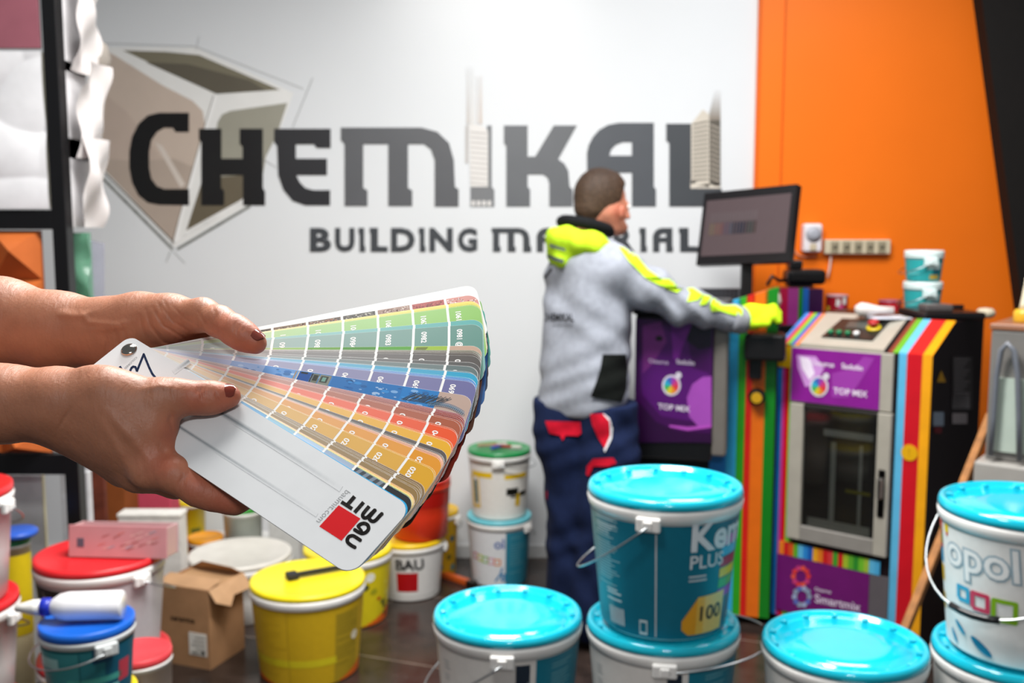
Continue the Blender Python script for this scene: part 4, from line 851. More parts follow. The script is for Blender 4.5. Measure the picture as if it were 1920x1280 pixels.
# -- teal-lidded paint buckets in the foreground
def deco_kem(B, m):
    z1 = B.h - .022 - .16 * B.r - .003; B.patch(m, -180, 180, .006, z1, '0c6e85', .0006)
    B.patch(m, -90, -46, .006, z1, '2f8596', .0009)
    B.patch(m, -6.4, -5.2, .01, z1, 'c9cfd2', .0012)
    tb_(B, m, 'Kem', 19, .205, .088, 'dfe3e6', .03); tb_(B, m, 'PLUS', 19.5, .165, .042, 'd5dadd', .015)
    lines(B, m, 20, 46, .118, .145, 3, 'c3ccd0', 4, hgt=.004); lines(B, m, -66, -36, .10, .265, 26, '9cc1c9', 5); lines(B, m, -62, -38, .215, .26, 8, 'c9dde0', 8)
    for k, c in enumerate(('c03ab0', '38b4d8', 'b01846', 'e8c81e', '4fae5c', '9a4ab0')): B.patch(m, 50, 75, .205 - k * .024, .226 - k * .024, c, .0012)
    V = [(16, .012), (22, .060), (30, .082), (58, .100), (58, .030), (30, .016), (20, .006)]
    n0 = [B.at(a, z, .0016) for a, z in V]; g = Bk(B.b, B.r, B.h, B.t)
    for i in range(30):
        tt = i / 29; d0 = 16 + i * 1.45; zt_ = .050 + .048 * min(1, tt * 3.2) + .004 * tt; zb_ = .014 + (.012 * (1 - tt * 8) if tt < .12 else 0); B.patch(m, d0, d0 + 1.6, zb_, zt_, 'e8a024' if i < 9 else ('e9b84a' if i < 14 else 'ecca72'), .0016)
    tb_(B, m, '100', 29, .045, .046, '18201c', .02, .0022)
    for k in range(9): B.patch(m, -52 + k * 2.0, -51 + k * 2.0, .02, .058, 'dfe6e8', .0014)
    lines(B, m, -54, -36, .066, .095, 4, 'cfe0e3', 9, hgt=.004); B.patch(m, -20, -13, .012, .045, 'd5e2e4', .0014); B.patch(m, -19, -14, .018, .040, '0c6e85', .0018)
def deco_white_teal(txt='', d0=10, word=None):
    def f(B, m):
        z1 = B.h - .022 - .16 * B.r - .003; B.patch(m, -180, 180, .006, z1, 'e8e4de', .0006); B.patch(m, d0, 180, .006, z1, '10788f', .0009)
        lines(B, m, d0 + 14, 62, .15, z1 - .02, 12, '6fb0bc', 6)
        for k in range(9):
            B.patch(m, d0 - 14 + k, d0 - 12.8 + k, .006 + k * .02, z1 - .01, '10788f', .0008) if k % 3 == 2 else None
        m.stroke([(math.cos(t) * .019, math.sin(t) * .024) for t in [i * PI / 8 for i in range(17)]], .012, B.fn(d0 - 12, z1 - .075, .0014), H('1c2b3e'))
        B.patch(m, d0 - 16, d0 - 5, z1 - .05, z1 - .008, '22303f', .0013)
        if word: tb_(B, m, word, -62, z1 - .085, .07, 'b9c0c4', .02)
        lines(B, m, -60, -48, z1 - .08, z1 - .03, 6, 'a8adae', 7)
    return f
def deco_polo(B, m):
    z1 = B.h - .022 - .16 * B.r - .003; B.patch(m, -180, 180, .006, z1, 'eeece8', .0006)
    for k, (c, z) in enumerate((('c01848', .20), ('2a9ac4', .17), ('e0b020', .13), ('9ccb3a', .21), ('c8a85a', .07), ('d43c1c', .235))): B.patch(m, -90, -72, z, z + .035, c, .0010)
    B.patch(m, -66, -60, .245, .262, 'f0d01e', .0012); B.patch(m, -64, -61, .238, .246, 'd83020', .0012)
    for off, c, bd in ((.0014, '9db4bf', .055), (.0020, 'f4f4f2', .012)): m.text('opol', B.fn(-62, .185, off), H(c), bold=bd, size=.094, step=.008)
    for d, c, s_ in ((-44, '3aa6cc', .013), (-29, 'd03a5c', .016), (-11, '86b81e', .020)):
        m.stroke([(-s_, -s_), (s_, -s_), (s_, s_), (-s_, s_), (-s_, -s_)], .009, B.fn(d, .125 - (s_ - .017) * 1.5, .0026), H(c))
    def drop(d, z, L, a, c): m.add([B.fn(d, z, .0030)(L * math.cos(t) * math.cos(a) - L * .32 * math.sin(t) * math.sin(a), L * math.cos(t) * math.sin(a) + L * .32 * math.sin(t) * math.cos(a)) for t in [i * PI / 8 for i in range(16)]], [tuple(range(16))], H(c))
    drop(-48, .055, .018, -.7, '1e90b4'); drop(-28, .032, .027, -.6, '1a84aa'); drop(-56, .030, .016, -1.0, '1e90b4')
x, y, r, h = solve(952, 1146, 280, 2, q); r = .173; h = .3135
def stackpos(cx, cy, n):
    zz = n * h; kk = -ray(cx, cy).z; zc = (1.5 - zz) / kk; p = CAM + ray(cx, cy) * zc; return p.x, p.y
x, y = stackpos(952, 1143, 2)
bucket('white and teal bucket with teal lid directly right of the wide yellow bucket', x, y, h, r, h, TEAL, group='teal-lidded buckets', deco=deco_white_teal(d0=22), handle=(-4, -1), drop=.13)
bucket('lower bucket of the stack whose teal lid is just left of the tall teal stack', x, y, 0, r, h, TEAL, group='teal-lidded buckets', deco=deco_white_teal(d0=22))
x, y = stackpos(1247, 903, 3)
bucket('dark teal bucket lettered PLUS on top of the centre stack', x, y, 2 * h, r, h, TEAL, group='teal-lidded buckets', deco=deco_kem, handle=(-11, -1), drop=.15, taper=.83)
bucket('white and teal bucket directly under the dark teal bucket lettered PLUS', x, y, h, r, h, TEAL, group='teal-lidded buckets', deco=deco_white_teal(d0=20), handle=(2, 1, .10, 1.40), grip='1a1a1c')
bucket('lowest bucket of the centre stack of teal-lidded buckets', x, y, 0, r, h, TEAL, group='teal-lidded buckets', deco=deco_white_teal(d0=20))
x, y = stackpos(1583, 1197, 2)
BC = bucket('white bucket with glossy teal lid in front of the striped mixing machine', x, y, h, r, h, TEAL, group='teal-lidded buckets', deco=deco_white_teal(d0=26), handle=(8, 1), drop=.12)
bucket('lower bucket under the glossy teal lid in front of the mixing machine', x, y, 0, r, h, TEAL, group='teal-lidded buckets', deco=deco_white_teal(d0=26))
x, y = stackpos(1916, 938, 3); x += .012
bucket('white bucket with teal lid and coloured square outlines at the right edge', x, y, 2 * h, r, h, TEAL, group='teal-lidded buckets', deco=deco_polo, handle=(64, -1), drop=.15, grip='1b1c1e', taper=.84)
bucket('teal-lidded bucket directly under the one with coloured square outlines', x, y, h, r, h, TEAL, group='teal-lidded buckets', deco=deco_white_teal(d0=10), handle=(40, 1), drop=.12)
bucket('lowest teal-lidded bucket of the stack at the right edge', x, y, 0, r, h, TEAL, group='teal-lidded buckets', deco=deco_white_teal(d0=10))
# -- yellow buckets
def deco_yel(B, m):
    z1 = B.h - .022 - .16 * B.r - .003; B.patch(m, -180, 180, .006, z1, 'c9a41a', .0006); B.patch(m, -95, -22, .006, z1, 'cfa91f', .0008); B.patch(m, 28, 62, .01, z1 - .02, 'a88d20', .0009)
    B.patch(m, -22.8, -22, .006, z1, 'a8861a', .0011); lines(B, m, -78, -24, .03, z1 - .02, 16, 'bf9b1c', 31); lines(B, m, 30, 60, .03, z1 - .02, 18, '7f7220', 32)
    for k in range(8): B.patch(m, -80 + k * 6, -74 + k * 6, .006, .030 - k * .0035, 'd9641c', .0012)
    for k in range(7): B.patch(m, 36 + k * 6, 42 + k * 6, .006, .012 + k * .006, 'd9641c', .0012)
    B.patch(m, -90, 30, .075, .10, 'd3c21e', .0010); m.add([B.fn(56, .15, .0016)(math.cos(t) * .018, math.sin(t) * .016) for t in [i * PI / 6 for i in range(12)]], [tuple(range(12))], H('ddd6c0'))
kk = -ray(577, 1084).z; zc = 3.40
p = CAM + ray(577, 1084) * zc; hy = p.z; ry = 216 * zc / (2 * F)
bucket('wide yellow bucket with yellow lid and a black brush lying on it', p.x, p.y, 0, ry, hy + .006, 'f2dc1c', 'd0a71c', 'yellow buckets', deco_yel, taper=.87, full=False, lidkind='plastic')
YB = (p.x, p.y, ry, hy)
def deco_y2(B, m):
    B.patch(m, -180, 180, .006, B.h - .05, 'dcc81c', .0006); r_ = random.Random(4)
    for k in range(16):
        d = r_.uniform(-10, 80); z = r_.uniform(.03, .2); s_ = r_.uniform(.008, .02); m.add([B.fn(d, z, .0013 + k * .00004)(math.cos(t) * s_, math.sin(t) * s_ * .7) for t in [i * PI / 5 for i in range(10)]], [tuple(range(10))], H(r_.choice(['7c8a20', 'a7a420', '3d4a2a', 'c23a1c', 'e9e05a'])))
    for k in range(8): B.patch(m, 20 + k * 8, 28 + k * 8, .006, .010 + k * .007, 'e0661c', .0016)
    m.add([B.fn(30, .20, .002)(math.cos(t) * .02, math.sin(t) * .018) for t in [i * PI / 6 for i in range(12)]], [tuple(range(12))], H('f0efe2'))
zc = 3.86; p = CAM + ray(652, 1022) * zc
bucket('bright yellow patterned bucket between the wide yellow one and the white red-square one', p.x, p.y, 0, 168 * zc / (2 * F), p.z, 'f0d81c', 'dcc81c', 'yellow buckets', deco_y2, full=False, lidkind='plastic')
def deco_y3(B, m):
    B.patch(m, -180, 180, .006, B.h - .04, 'b78f14', .0006)
    for k, (d, z) in enumerate(((10, .05), (38, .09), (20, .13), (48, .17), (12, .19), (55, .04))): m.add([B.fn(d, z, .0014)(math.cos(t) * .014, math.sin(t) * .014) for t in [i * PI / 5 for i in range(10)]], [tuple(range(10))], H(['2e5a6a', '6a5a1c', '3c7a8a'][k % 3]))
zc = 4.36; p = CAM + ray(818, 952) * zc
bucket('narrow yellow bucket with blue spots behind the white red-square bucket', p.x, p.y, 0, .098, p.z, 'e6b818', 'b78f14', 'yellow buckets', deco_y3, full=False, lidkind='plastic', handle=(70, 1), drop=.08)
# -- white bucket with the red square
def deco_bau(B, m):
    z1 = B.h - .05; B.patch(m, -180, 180, .006, z1, 'dddbd8', .0006); B.patch(m, -24, 14, .045, .125, 'b00a12', .0012); tb_(B, m, 'BAU', -26, .138, .062, '232325', .035)
    B.patch(m, -40, 60, .020, .024, 'c8c6c2', .0012)
zc = 4.13; p = CAM + ray(768, 1002) * zc
BB = bucket('white bucket with yellow lid and a red square under black letters', p.x, p.y, 0, .146, p.z, 'f0c81a', 'dddbd8', None, deco_bau, full=False, lidkind='plastic', handle=(85, 1), drop=.10)
zt = p.z
bucket('orange-red bucket standing on the white red-square bucket', p.x + .045, p.y, zt + .0006, .128, .245, 'b51d10', 'd9361a', None, lambda B, m: B.patch(m, -180, 180, .14, .20, 'a8150c', .0008), full=False, rim='d9361a', lidkind='plastic', taper=.9)
# -- green-lidded on teal-lidded, against the wall
def deco_gr(B, m):
    B.patch(m, -180, 180, .006, .235, 'e9e6df', .0006); B.patch(m, -62, -14, .185, .208, 'e8c01c', .0012); B.patch(m, 10, 62, .18, .20, 'e8c01c', .0012)
    for d0, d1, z0, z1 in ((-66, -60, .05, .19), (-66, -42, .05, .062), (-45, -42, .05, .19)): B.patch(m, d0, d1, z0, z1, 'e6bf1c', .0012)
    B.patch(m, -57, -48, .07, .17, '1f5a55', .0013); B.patch(m, 14, 40, .11, .14, '14140f', .0013); B.patch(m, 34, 46, .06, .115, 'd8b01c', .0012); B.patch(m, 44, 66, .10, .12, '201e18', .0013)
    tb_(B, m, 'Z', 22, .10, .05, '14140f')
def deco_tw(B, m):
    z1 = B.h - .05; B.patch(m, -180, 180, .006, z1, 'dfe0e2', .0006); B.patch(m, 12, 120, .006, z1, '2c7f96', .0009); lines(B, m, 20, 60, .04, z1 - .02, 16, '6ea9b5', 12)
    for k, c in enumerate(('d0788a', 'c8c83a', '7ab84a', 'd89ab0', 'e08a3a')): m.stroke([(-.012, -.012), (.012, -.012), (.012, .012), (-.012, .012), (-.012, -.012)], .006, B.fn(-52 + k * 12, .13 - k * .004, .0014), H(c))
    tb_(B, m, 'ol', -10, .175, .06, '3f63a8', .02); m.stroke([(0, 0), (.02, .03), (.03, .06)], .008, B.fn(-8, .03, .0014), H('2c7fb0')); tb_(B, m, '8', 2, .03, .05, '2c7fb0')
x, y, r2, h2 = solve(936, 836, 121, 2, 2.12)
bucket('white bucket with light teal lid and coloured squares on the floor by the wall', x, y, 0, r2 * 1.02, h2, '6ec4d0', 'dfe0e2', 'stack by the white wall', deco_tw, full=False, handle=(60, 1), drop=.08, lidkind='plastic')
GB = bucket('white and yellow bucket with green lid on top of the light teal one', x, y, h2 - .0035, r2 * .99, h2, '1f8f4c', 'e9e6df', 'stack by the white wall', deco_gr, full=False, handle=(-2, 1), drop=.02, lidkind='plastic')
top = Vector((x, y, 2 * h2 - .0075))
for (dx, dy, ln, an, c, nm, lb) in ((-.03, .02, .13, .3, 'b89a7a', 'paint_brush', 'wooden-handled brush lying on the green lid'), (.035, -.02, .12, -.2, 'a03028', 'scraper', 'dark red handled scraper lying on the green lid'), (-.01, -.03, .07, .9, '3a63b0', 'marker_pen', 'short blue marker lying on the green lid')):
    t = thing(nm, lb, nm.split('_')[-1], top + Vector((dx, dy, .0)), None); M = Matrix.Translation(top + Vector((dx, dy, .0105))) @ Matrix.Rotation(an, 4, 'Z')
    m = MB(); m.box(-ln / 2, ln * .15, -.007, .007, -.006, .006, H(c), .003, M); m.build('shaft', 'wood', t); m = MB(); m.box(ln * .15 + .0002, ln / 2, -.012, .012, -.005, .005, H('cfcac0' if nm != 'marker_pen' else '1c3470'), .002, M); m.build('tip', 'plastic', t)
# -- white bucket with white lid behind the cardboard box
zc = 3.92; p = CAM + ray(450, 1034) * zc; zw = p.z
bucket('wide white bucket with dusty white lid behind the cardboard box', p.x, p.y, 0, 192 * zc / (2 * F), p.z, 'd9d5cc', 'dcdad6', None, None, full=False, lidkind='plastic', handle=(50, 1), drop=.08)
# -- left stack: white bucket with red lid
def deco_blk(B, m):
    B.patch(m, -180, 180, .006, B.h - .055, 'c9c4c6', .0006); B.patch(m, -88, -4, B.h - .125, B.h - .058, '2c2a2b', .0010); tb_(B, m, 'bre', -62, B.h - .10, .045, '9a958c', .0); lines(B, m, -40, -8, B.h - .11, B.h - .08, 4, '6f6c68', 3)
x, y, r3, h3 = solve(188, 1036, 236, 2, 1.6)
bucket('large pale bucket with red lid and black label, topped by a pink-tinted tray', x, y, h3, r3, h3 + .004, 'd6262c', 'c9c4c6', 'red-lidded buckets', deco_blk, full=False, handle=(35, 1), drop=.10, lidkind='plastic')
bucket('red-lidded bucket directly under the large pale one with the black label', x, y, 0, r3 * 1.02, h3 + .0005, 'd6262c', 'c4c0c2', 'red-lidded buckets', None, full=False, lidkind='plastic')
RB = (x, y, r3, h3)
x, y = -1.425, 2.42
for k, lb in enumerate(('lowest red-lidded bucket of the stack at the left edge', 'middle red-lidded bucket of the stack at the left edge', 'top red-lidded bucket of the stack at the left edge')):
    bucket(lb, x, y, k * .2875, .168, .291 if k < 2 else .29, 'd6262c', 'cfcac8', 'red-lidded buckets', None, full=False, handle=(60, 1) if k else None, drop=.1, lidkind='plastic')
# -- small bucket with blue lid and the white bottle lying on it
def deco_small(B, m):
    z1 = B.h - .045; B.patch(m, -180, 180, .004, z1, '2b7f86', .0006); B.patch(m, -90, -12, .004, z1, '3b8d90', .0009); B.patch(m, 20, 90, .004, z1, '145a72', .0009)
    B.patch(m, -60, 40, .03, .05, '7fc4bd', .0013); B.patch(m, -30, 45, .06, .075, '4aa79a', .0013); B.patch(m, -80, -40, .10, .125, '9cc7c4', .0013); B.patch(m, 40, 60, .05, .10, 'c04050', .0013); B.patch(m, 4, 30, .11, .15, '0f4a6a', .0013)
    B.patch(m, -12.6, -11.6, .004, z1, '0e4e5c', .0015)
zc = 2.34; p = CAM + ray(163, 1158) * zc; rs = 172 * zc / (2 * F); hs = .185; zb = p.z - hs
SB_ = bucket('small teal-green bucket with blue lid carrying a white bottle', p.x, p.y, zb, rs, hs, '1560c4', '2b7f86', None, deco_small, full=False, handle=(20, -1), drop=.03, rim='c9cccb', lidkind='plastic')
hb2 = zb / 2
bucket('yellow-lidded bucket under the small blue-lidded one at the bottom left', p.x - .02, p.y + .01, hb2 + .0015, .122, hb2 + .001, 'e8cf1c', 'd8c9a4', 'bottom left stack', lambda B, m: B.patch(m, -70, 60, .03, hb2 - .06, '8a7a5a', .001), full=False, lidkind='plastic')
bucket('lowest bucket under the yellow-lidded one at the bottom left', p.x - .02, p.y + .01, 0, .124, hb2 + .005, 'e8cf1c', 'd8d2c4', 'bottom left stack', None, full=False, lidkind='plastic')
bx = FL(275, 1290, .30)
bucket('pale bucket with red and yellow lid low at the bottom left, before the carton', -.985, 2.52, 0, .085, .40, 'd8434a', 'cfc0b4', None, lambda B, m: B.patch(m, -90, -20, .33, .36, 'e6cf2a', .002), full=False, lidkind='plastic')
# bottle
t = thing('bottle', 'white squeeze bottle with blue collar lying across the blue lid', 'bottle', (p.x, p.y, p.z)); A0 = Vector((p.x - .155, p.y - .025, p.z + .034)); A1 = Vector((p.x + .085, p.y + .005, p.z + .030)); ax = (A1 - A0).normalized(); L_ = (A1 - A0).length
m = MB(); m.lathe(A0, [(.012, .075), (.020, .085), (.030, .10), (.034, .12), (.034, L_ - .004), (.031, L_), (.004, L_ - .002)], 32, H('e9e8ea'), axis=ax); m.build('body', 'gloss', t)
m = MB(); m.lathe(A0, [(.019, .058), (.021, .060), (.021, .078), (.019, .080)], 24, H('1c2fa8'), axis=ax); m.build('collar', 'plastic', t)
m = MB(); m.lathe(A0, [(.004, 0), (.009, .002), (.012, .02), (.018, .040), (.018, .0575)], 24, H('e9e6e0'), axis=ax); m.build('cap', 'gloss', t)
# -- carton
c0 = FL(395, 1256); c1 = c0 + Vector((-.205, .075, 0)); c3 = c0 + Vector((.068, .186, 0)); hb_ = .28
t = thing('cardboard_box', 'brown cardboard carton with white label, flaps open, beside the wide yellow bucket', 'box', c0); u = (c1 - c0).normalized(); v = (c3 - c0).normalized(); Lu = (c1 - c0).length; Lv = (c3 - c0).length
M = Matrix(((u.x, v.x, 0, c0.x), (u.y, v.y, 0, c0.y), (0, 0, 1, 0), (0, 0, 0, 1))); CB = H('a57c58')
m = MB(); m.M = M; m.box(0, Lu, 0, .004, 0, hb_, CB); m.box(0, Lu, Lv - .004, Lv, 0, hb_, CB); m.box(0, .004, .004, Lv - .004, 0, hb_, CB); m.box(Lu - .004, Lu, .004, Lv - .004, 0, hb_, CB); m.box(.004, Lu - .004, .004, Lv - .004, 0, .004, CB); m.box(.004, Lu - .004, .004, Lv - .004, hb_ - .012, hb_ - .008, H('b08a64')); m.build('body', 'cardboard', t)
m = MB(); m.M = M; m.prism([(.0, .002, hb_), (Lu, .002, hb_), (Lu, .08, hb_ + .012), (0, .08, hb_ + .012)], (0, 0, .003), H('b38c68')); m.build('flap', 'cardboard', t)
m = MB(); m.M = M; m.prism([(0, 0, hb_), (-.03, 0, hb_ - .04), (-.045, .06, hb_ - .07), (-.03, .10, hb_ - .045), (-.035, Lv, hb_ - .05), (0, Lv, hb_)], (-.003, 0, .002), H('b9936f')); m.build('flap', 'cardboard', t)
m = MB(); m.M = M; m.prism([(0, Lv - .002, hb_), (Lu, Lv - .002, hb_), (Lu * .7, Lv - .03, hb_ + .035), (.02, Lv - .04, hb_ + .03)], (0, .003, 0), H('b08862')); m.build('flap', 'cardboard', t)
m = MB(); m.M = M; m.box(.012, .085, -.0012, -.0002, .045, .125, H('dcd8d0'), 0); 
for k in range(5): m.box(.018, .018 + .04 + .008 * (k % 3), -.0018, -.0013, .108 - k * .014, .111 - k * .014, H('77736c'))
m.box(.02, .035, -.0018, -.0013, .05, .062, H('55524c')); m.box(.05, .075, -.0018, -.0013, .05, .058, H('8b877f')); m.build('shipping_label', 'print', t)
m = MB(); m.M = M; m.text('ceramica', lambda x, y: Vector((.16 - x, -.0006, .158 + y)), H('3b2a1c'), bold=.03, size=.028); m.build('print', 'print', t)
# -- brush on the yellow lid
t = thing('paint_brush', 'black flat brush lying on the yellow lid', 'brush', (YB[0], YB[1], YB[3])); zl = YB[3] + .0155
a = FL(542, 1079, zl); b = FL(640, 1062, zl); d = (b - a).normalized(); s = Vector((-d.y, d.x, 0)); M = Matrix(((d.x, s.x, 0, a.x), (d.y, s.y, 0, a.y), (0, 0, 1, zl), (0, 0, 0, 1))); m = MB(); m.box(0.03, .21, -.010, .010, -.007, .007, H('18181b'), .004, M); m.build('shaft', 'plastic', t)
m = MB(); m.box(-.008, .0295, -.024, .024, -.009, .009, H('2a2a2c'), .003, M); m.build('bristles', 'hair', t)
# -- pink tray and white carton on the red lid
x, y, r3, h3 = RB; zt = 2 * h3 + .0022
t = thing('tray', 'clear pink-tinted plastic tray standing on the large red lid', 'tray', (x, y, zt)); a = Q(124, 1028, 2.80); b = Q(314, 1030, 2.80); a.z = b.z = zt; a = Vector((a.x, y - .045, zt)); b = Vector((b.x, y - .065, zt)); d = (b - a).normalized(); s = Vector((-d.y, d.x, 0)); M = Matrix(((d.x, s.x, 0, a.x), (d.y, s.y, 0, a.y), (0, 0, 1, zt), (0, 0, 0, 1))); L_ = (b - a).length
m = MB(); m.M = M @ Matrix.Rotation(-.10, 4, 'X')
m.box(0, L_, 0, .004, .001, .092, H('c98f92'), .0015); m.box(0, L_, .075, .079, .003, .088, H('c59a9c'), .0015); m.box(.002, .006, .004, .075, .004, .088, H('c9a0a0'), .0015); m.box(L_ - .006, L_ - .002, .004, .075, .004, .088, H('c9a0a0'), .0015); m.box(.004, L_ - .004, .004, .075, .003, .007, H('b98888'), 0); m.build('tray_shell', 'plastic', t)
m = MB(); m.M = M @ Matrix.Rotation(-.10, 4, 'X'); r_ = random.Random(2)
m.box(.025, .045, -.0008, -.0001, .030, .055, H('5a5a68'))
for k in range(22): xx = .07 + r_.random() * .17; zz = .012 + r_.random() * .06; m.add([(xx, -.0006, zz), (xx + .02, -.0006, zz + .008), (xx + .024, -.0006, zz + .012), (xx + .002, -.0006, zz + .005)], [(0, 1, 2, 3)], H(r_.choice(['9ca6b4', 'd9857e', 'e0b4ae', 'b06a68'])))
m.build('sticker', 'print', t)
def flat_box(label, name, cat, px0, px1, pyt, pyb, Y, dep, c, kind='matte', ang=0.0, group=None, bev=.003):
    a = P(px0, pyb, Y); b = P(px1, pyt, Y); return a, b
def simple_box(name, label, cat, x0, x1, y0, y1, z0, z1, c, kind='matte', lid=None, group=None, rot=0.0):
    t = thing(name, label, cat, ((x0 + x1) / 2, (y0 + y1) / 2, z0), group); M = Matrix.Translation(((x0 + x1) / 2, (y0 + y1) / 2, 0)) @ Matrix.Rotation(rot, 4, 'Z'); w2, d2 = (x1 - x0) / 2, (y1 - y0) / 2
    m = MB(); m.box(-w2, w2, -d2, d2, z0, z1 - (.015 if lid else 0), H(c), .004, M); m.build('body', kind, t)
    if lid: m = MB(); m.box(-w2 - .003, w2 + .003, -d2 - .003, d2 + .003, z1 - .0148, z1, H(lid), .004, M); m.build('lid', kind, t)
    return t, M, w2, d2
# ------------------------------------------------------------------ clutter at the left, behind the buckets
def pbox(name, label, cat, px0, px1, pt, pb, Y, dep, c, kind='matte', lid=None, rot=0.0, floor=True, z0=None):
    a = P(px0, pb, Y); b = P(px1, pt, Y); zz = 0.0 if floor else (z0 if z0 is not None else a.z)
    return simple_box(name, label, cat, a.x, b.x, Y, Y + dep, zz, b.z, c, kind, lid, rot=rot)
pbox('storage_box', 'white upright carton right of the pink tray', 'box', 226, 338, 963, 1090, 3.60, .07, 'd6d2cc', 'matte', 'e2dfd8')
pbox('panel_board', 'white foam board standing right of the black display post', 'board', 120, 165, 884, 1040, 3.35, .03, 'd8d8dc')
pbox('plank', 'red-brown wooden plank standing behind the cartons', 'plank', 170, 192, 862, 1010, 3.75, .03, '6a3222', 'wood', rot=.1)
t, M, w2, d2 = pbox('carton', 'dark orange-brown carton with pale sticker behind the plank', 'box', 193, 232, 868, 1010, 3.92, .14, '8a4a22', 'cardboard', '5c1c18')
m = MB(); m.box(-w2 * .6, w2 * .4, -d2 - .002, -d2, .25, .31, H('b9bcc8'), 0, M); m.build('sticker', 'print', t)
t, M, w2, d2 = pbox('carton', 'pink carton with faint print below the hand', 'box', 245, 318, 905, 1005, 4.10, .12, 'c2485e', 'matte')
m = MB()
for k in range(5): m.box(-w2 * .2, w2 * .75, -d2 - .0012, -d2 - .0002, .19 + k * .02, .196 + k * .02, H('9c3048'), 0, M)
m.build('print', 'print', t)
def small_bucket(label, cx, cy, wpx, Y, lid, body, stack=1, handle=None, group=None, deco=None):
    p = P(cx, cy, Y); zc = (p - CAM).dot(FW); bucket(label, p.x, p.y, 0, wpx * zc / (2 * F), p.z, lid, body, group, deco, full=False, handle=handle, drop=.06, lidkind='plastic')
small_bucket('yellow bucket with printed side behind the white carton', 356, 934, 56, 4.30, 'e8d020', 'd2b41c', deco=lambda B, m: B.patch(m, 0, 40, .08, .2, '6a6a28', .001))
small_bucket('low bucket with orange lid between the carton and the white roll', 385, 1004, 66, 4.05, 'e89a1c', 'b5481c')
t = thing('material_roll', 'thick white roll of material lying behind the white-lidded bucket', 'roll', P(450, 1010, 4.25)); a = P(392, 962, 4.22); b = P(508, 996, 4.22); a.z = b.z = .29 
m = MB(); m.lathe(Vector((a.x, 4.30, .085)), [(.03, 0), (.083, .001), (.085, .004), (.085, .336), (.083, .339), (.03, .34)], 32, H('d5d5d2'), axis=(1, .0, 0)); m.build('outer_wrap', 'matte', t)
m = MB(); m.lathe(Vector((a.x, 4.30, .085)), [(.014, -.006), (.0295, -.006), (.0295, .346), (.014, .346)], 24, H('9a9288'), axis=(1, 0, 0)); m.build('core', 'cardboard', t)
pbox('storage_box', 'low white crate behind the white-lidded bucket', 'crate', 505, 560, 970, 1040, 4.10, .10, 'cfcfcc')
small_bucket('white bucket with green lid under the fan cover', 455, 946, 74, 4.10, '2f8a2c', 'b9c0b6')
small_bucket('small yellow bucket with green lid at the left edge behind the red lids', 22, 1004, 64, 2.92, '1f8a5a', 'e0d2a8', deco=lambda B, m: B.patch(m, -50, 80, B.h - .30, B.h - .05, 'dcc01c', .001))
p = P(22, 1004, 2.92)
t = thing('lid', 'loose blue lid lying on the small green-lidded bucket', 'lid', (p.x + .01, p.y, p.z)); m = MB(); m.lathe((p.x + .015, p.y, p.z + .0005), [(.055, 0), (.06, .004), (.06, .014), (.055, .018), (.01, .017)], 32, H('2d5cc0')); m.build('disc', 'plastic', t)
# orange-handled tool on the floor by the wall
t = thing('spirit_level', 'orange and grey tool lying on the floor left of the teal-lidded stack', 'tool', FL(835, 1082)); a = FL(832, 1076, .014); b = FL(890, 1096, .014); d = (b - a).normalized(); s = Vector((-d.y, d.x, 0)); M = Matrix(((d.x, s.x, 0, a.x), (d.y, s.y, 0, a.y), (0, 0, 1, .014), (0, 0, 0, 1)))
L_ = (b - a).length; m = MB(); m.box(0, L_ * .8, -.016, .016, -.013, .012, H('c2541c'), .004, M); m.build('shaft', 'plastic', t); m = MB(); m.box(L_ * .8 + .0002, L_, -.018, .018, -.013, .014, H('6a6660'), .004, M); m.build('tip', 'metal', t)
# ------------------------------------------------------------------ display rack at the left
YR = 3.05
rack = thing('display_rack', 'black metal rack frame holding wall panel samples at the left edge', 'rack', P(104, 1000, YR)); rack.location.z = 0; rack['_o'] = (rack.location.x, rack.location.y, 0)
xa, xb = P(91, 300, YR).x, P(118, 300, YR).x; BK = H('0e0e10')
m = MB(); m.box(xa, xb, YR, YR + .05, 0, 2.35, BK, .002); m.build('post', 'black', rack)
def zat(py, Y=YR): return P(100, py, Y).z
for y0, y1 in ((393, 430), (852, 890)): m = MB(); m.box(-2.0, xa - .0005, YR + .002, YR + .045, zat(y1), zat(y0), BK, .002); m.build('rail', 'black', rack)
m = MB(); m.box(xa, xa + .03, YR + .0505, YR + .20, zat(410) - .02, zat(410) + .01, BK, .002); m.build('rail', 'black', rack)
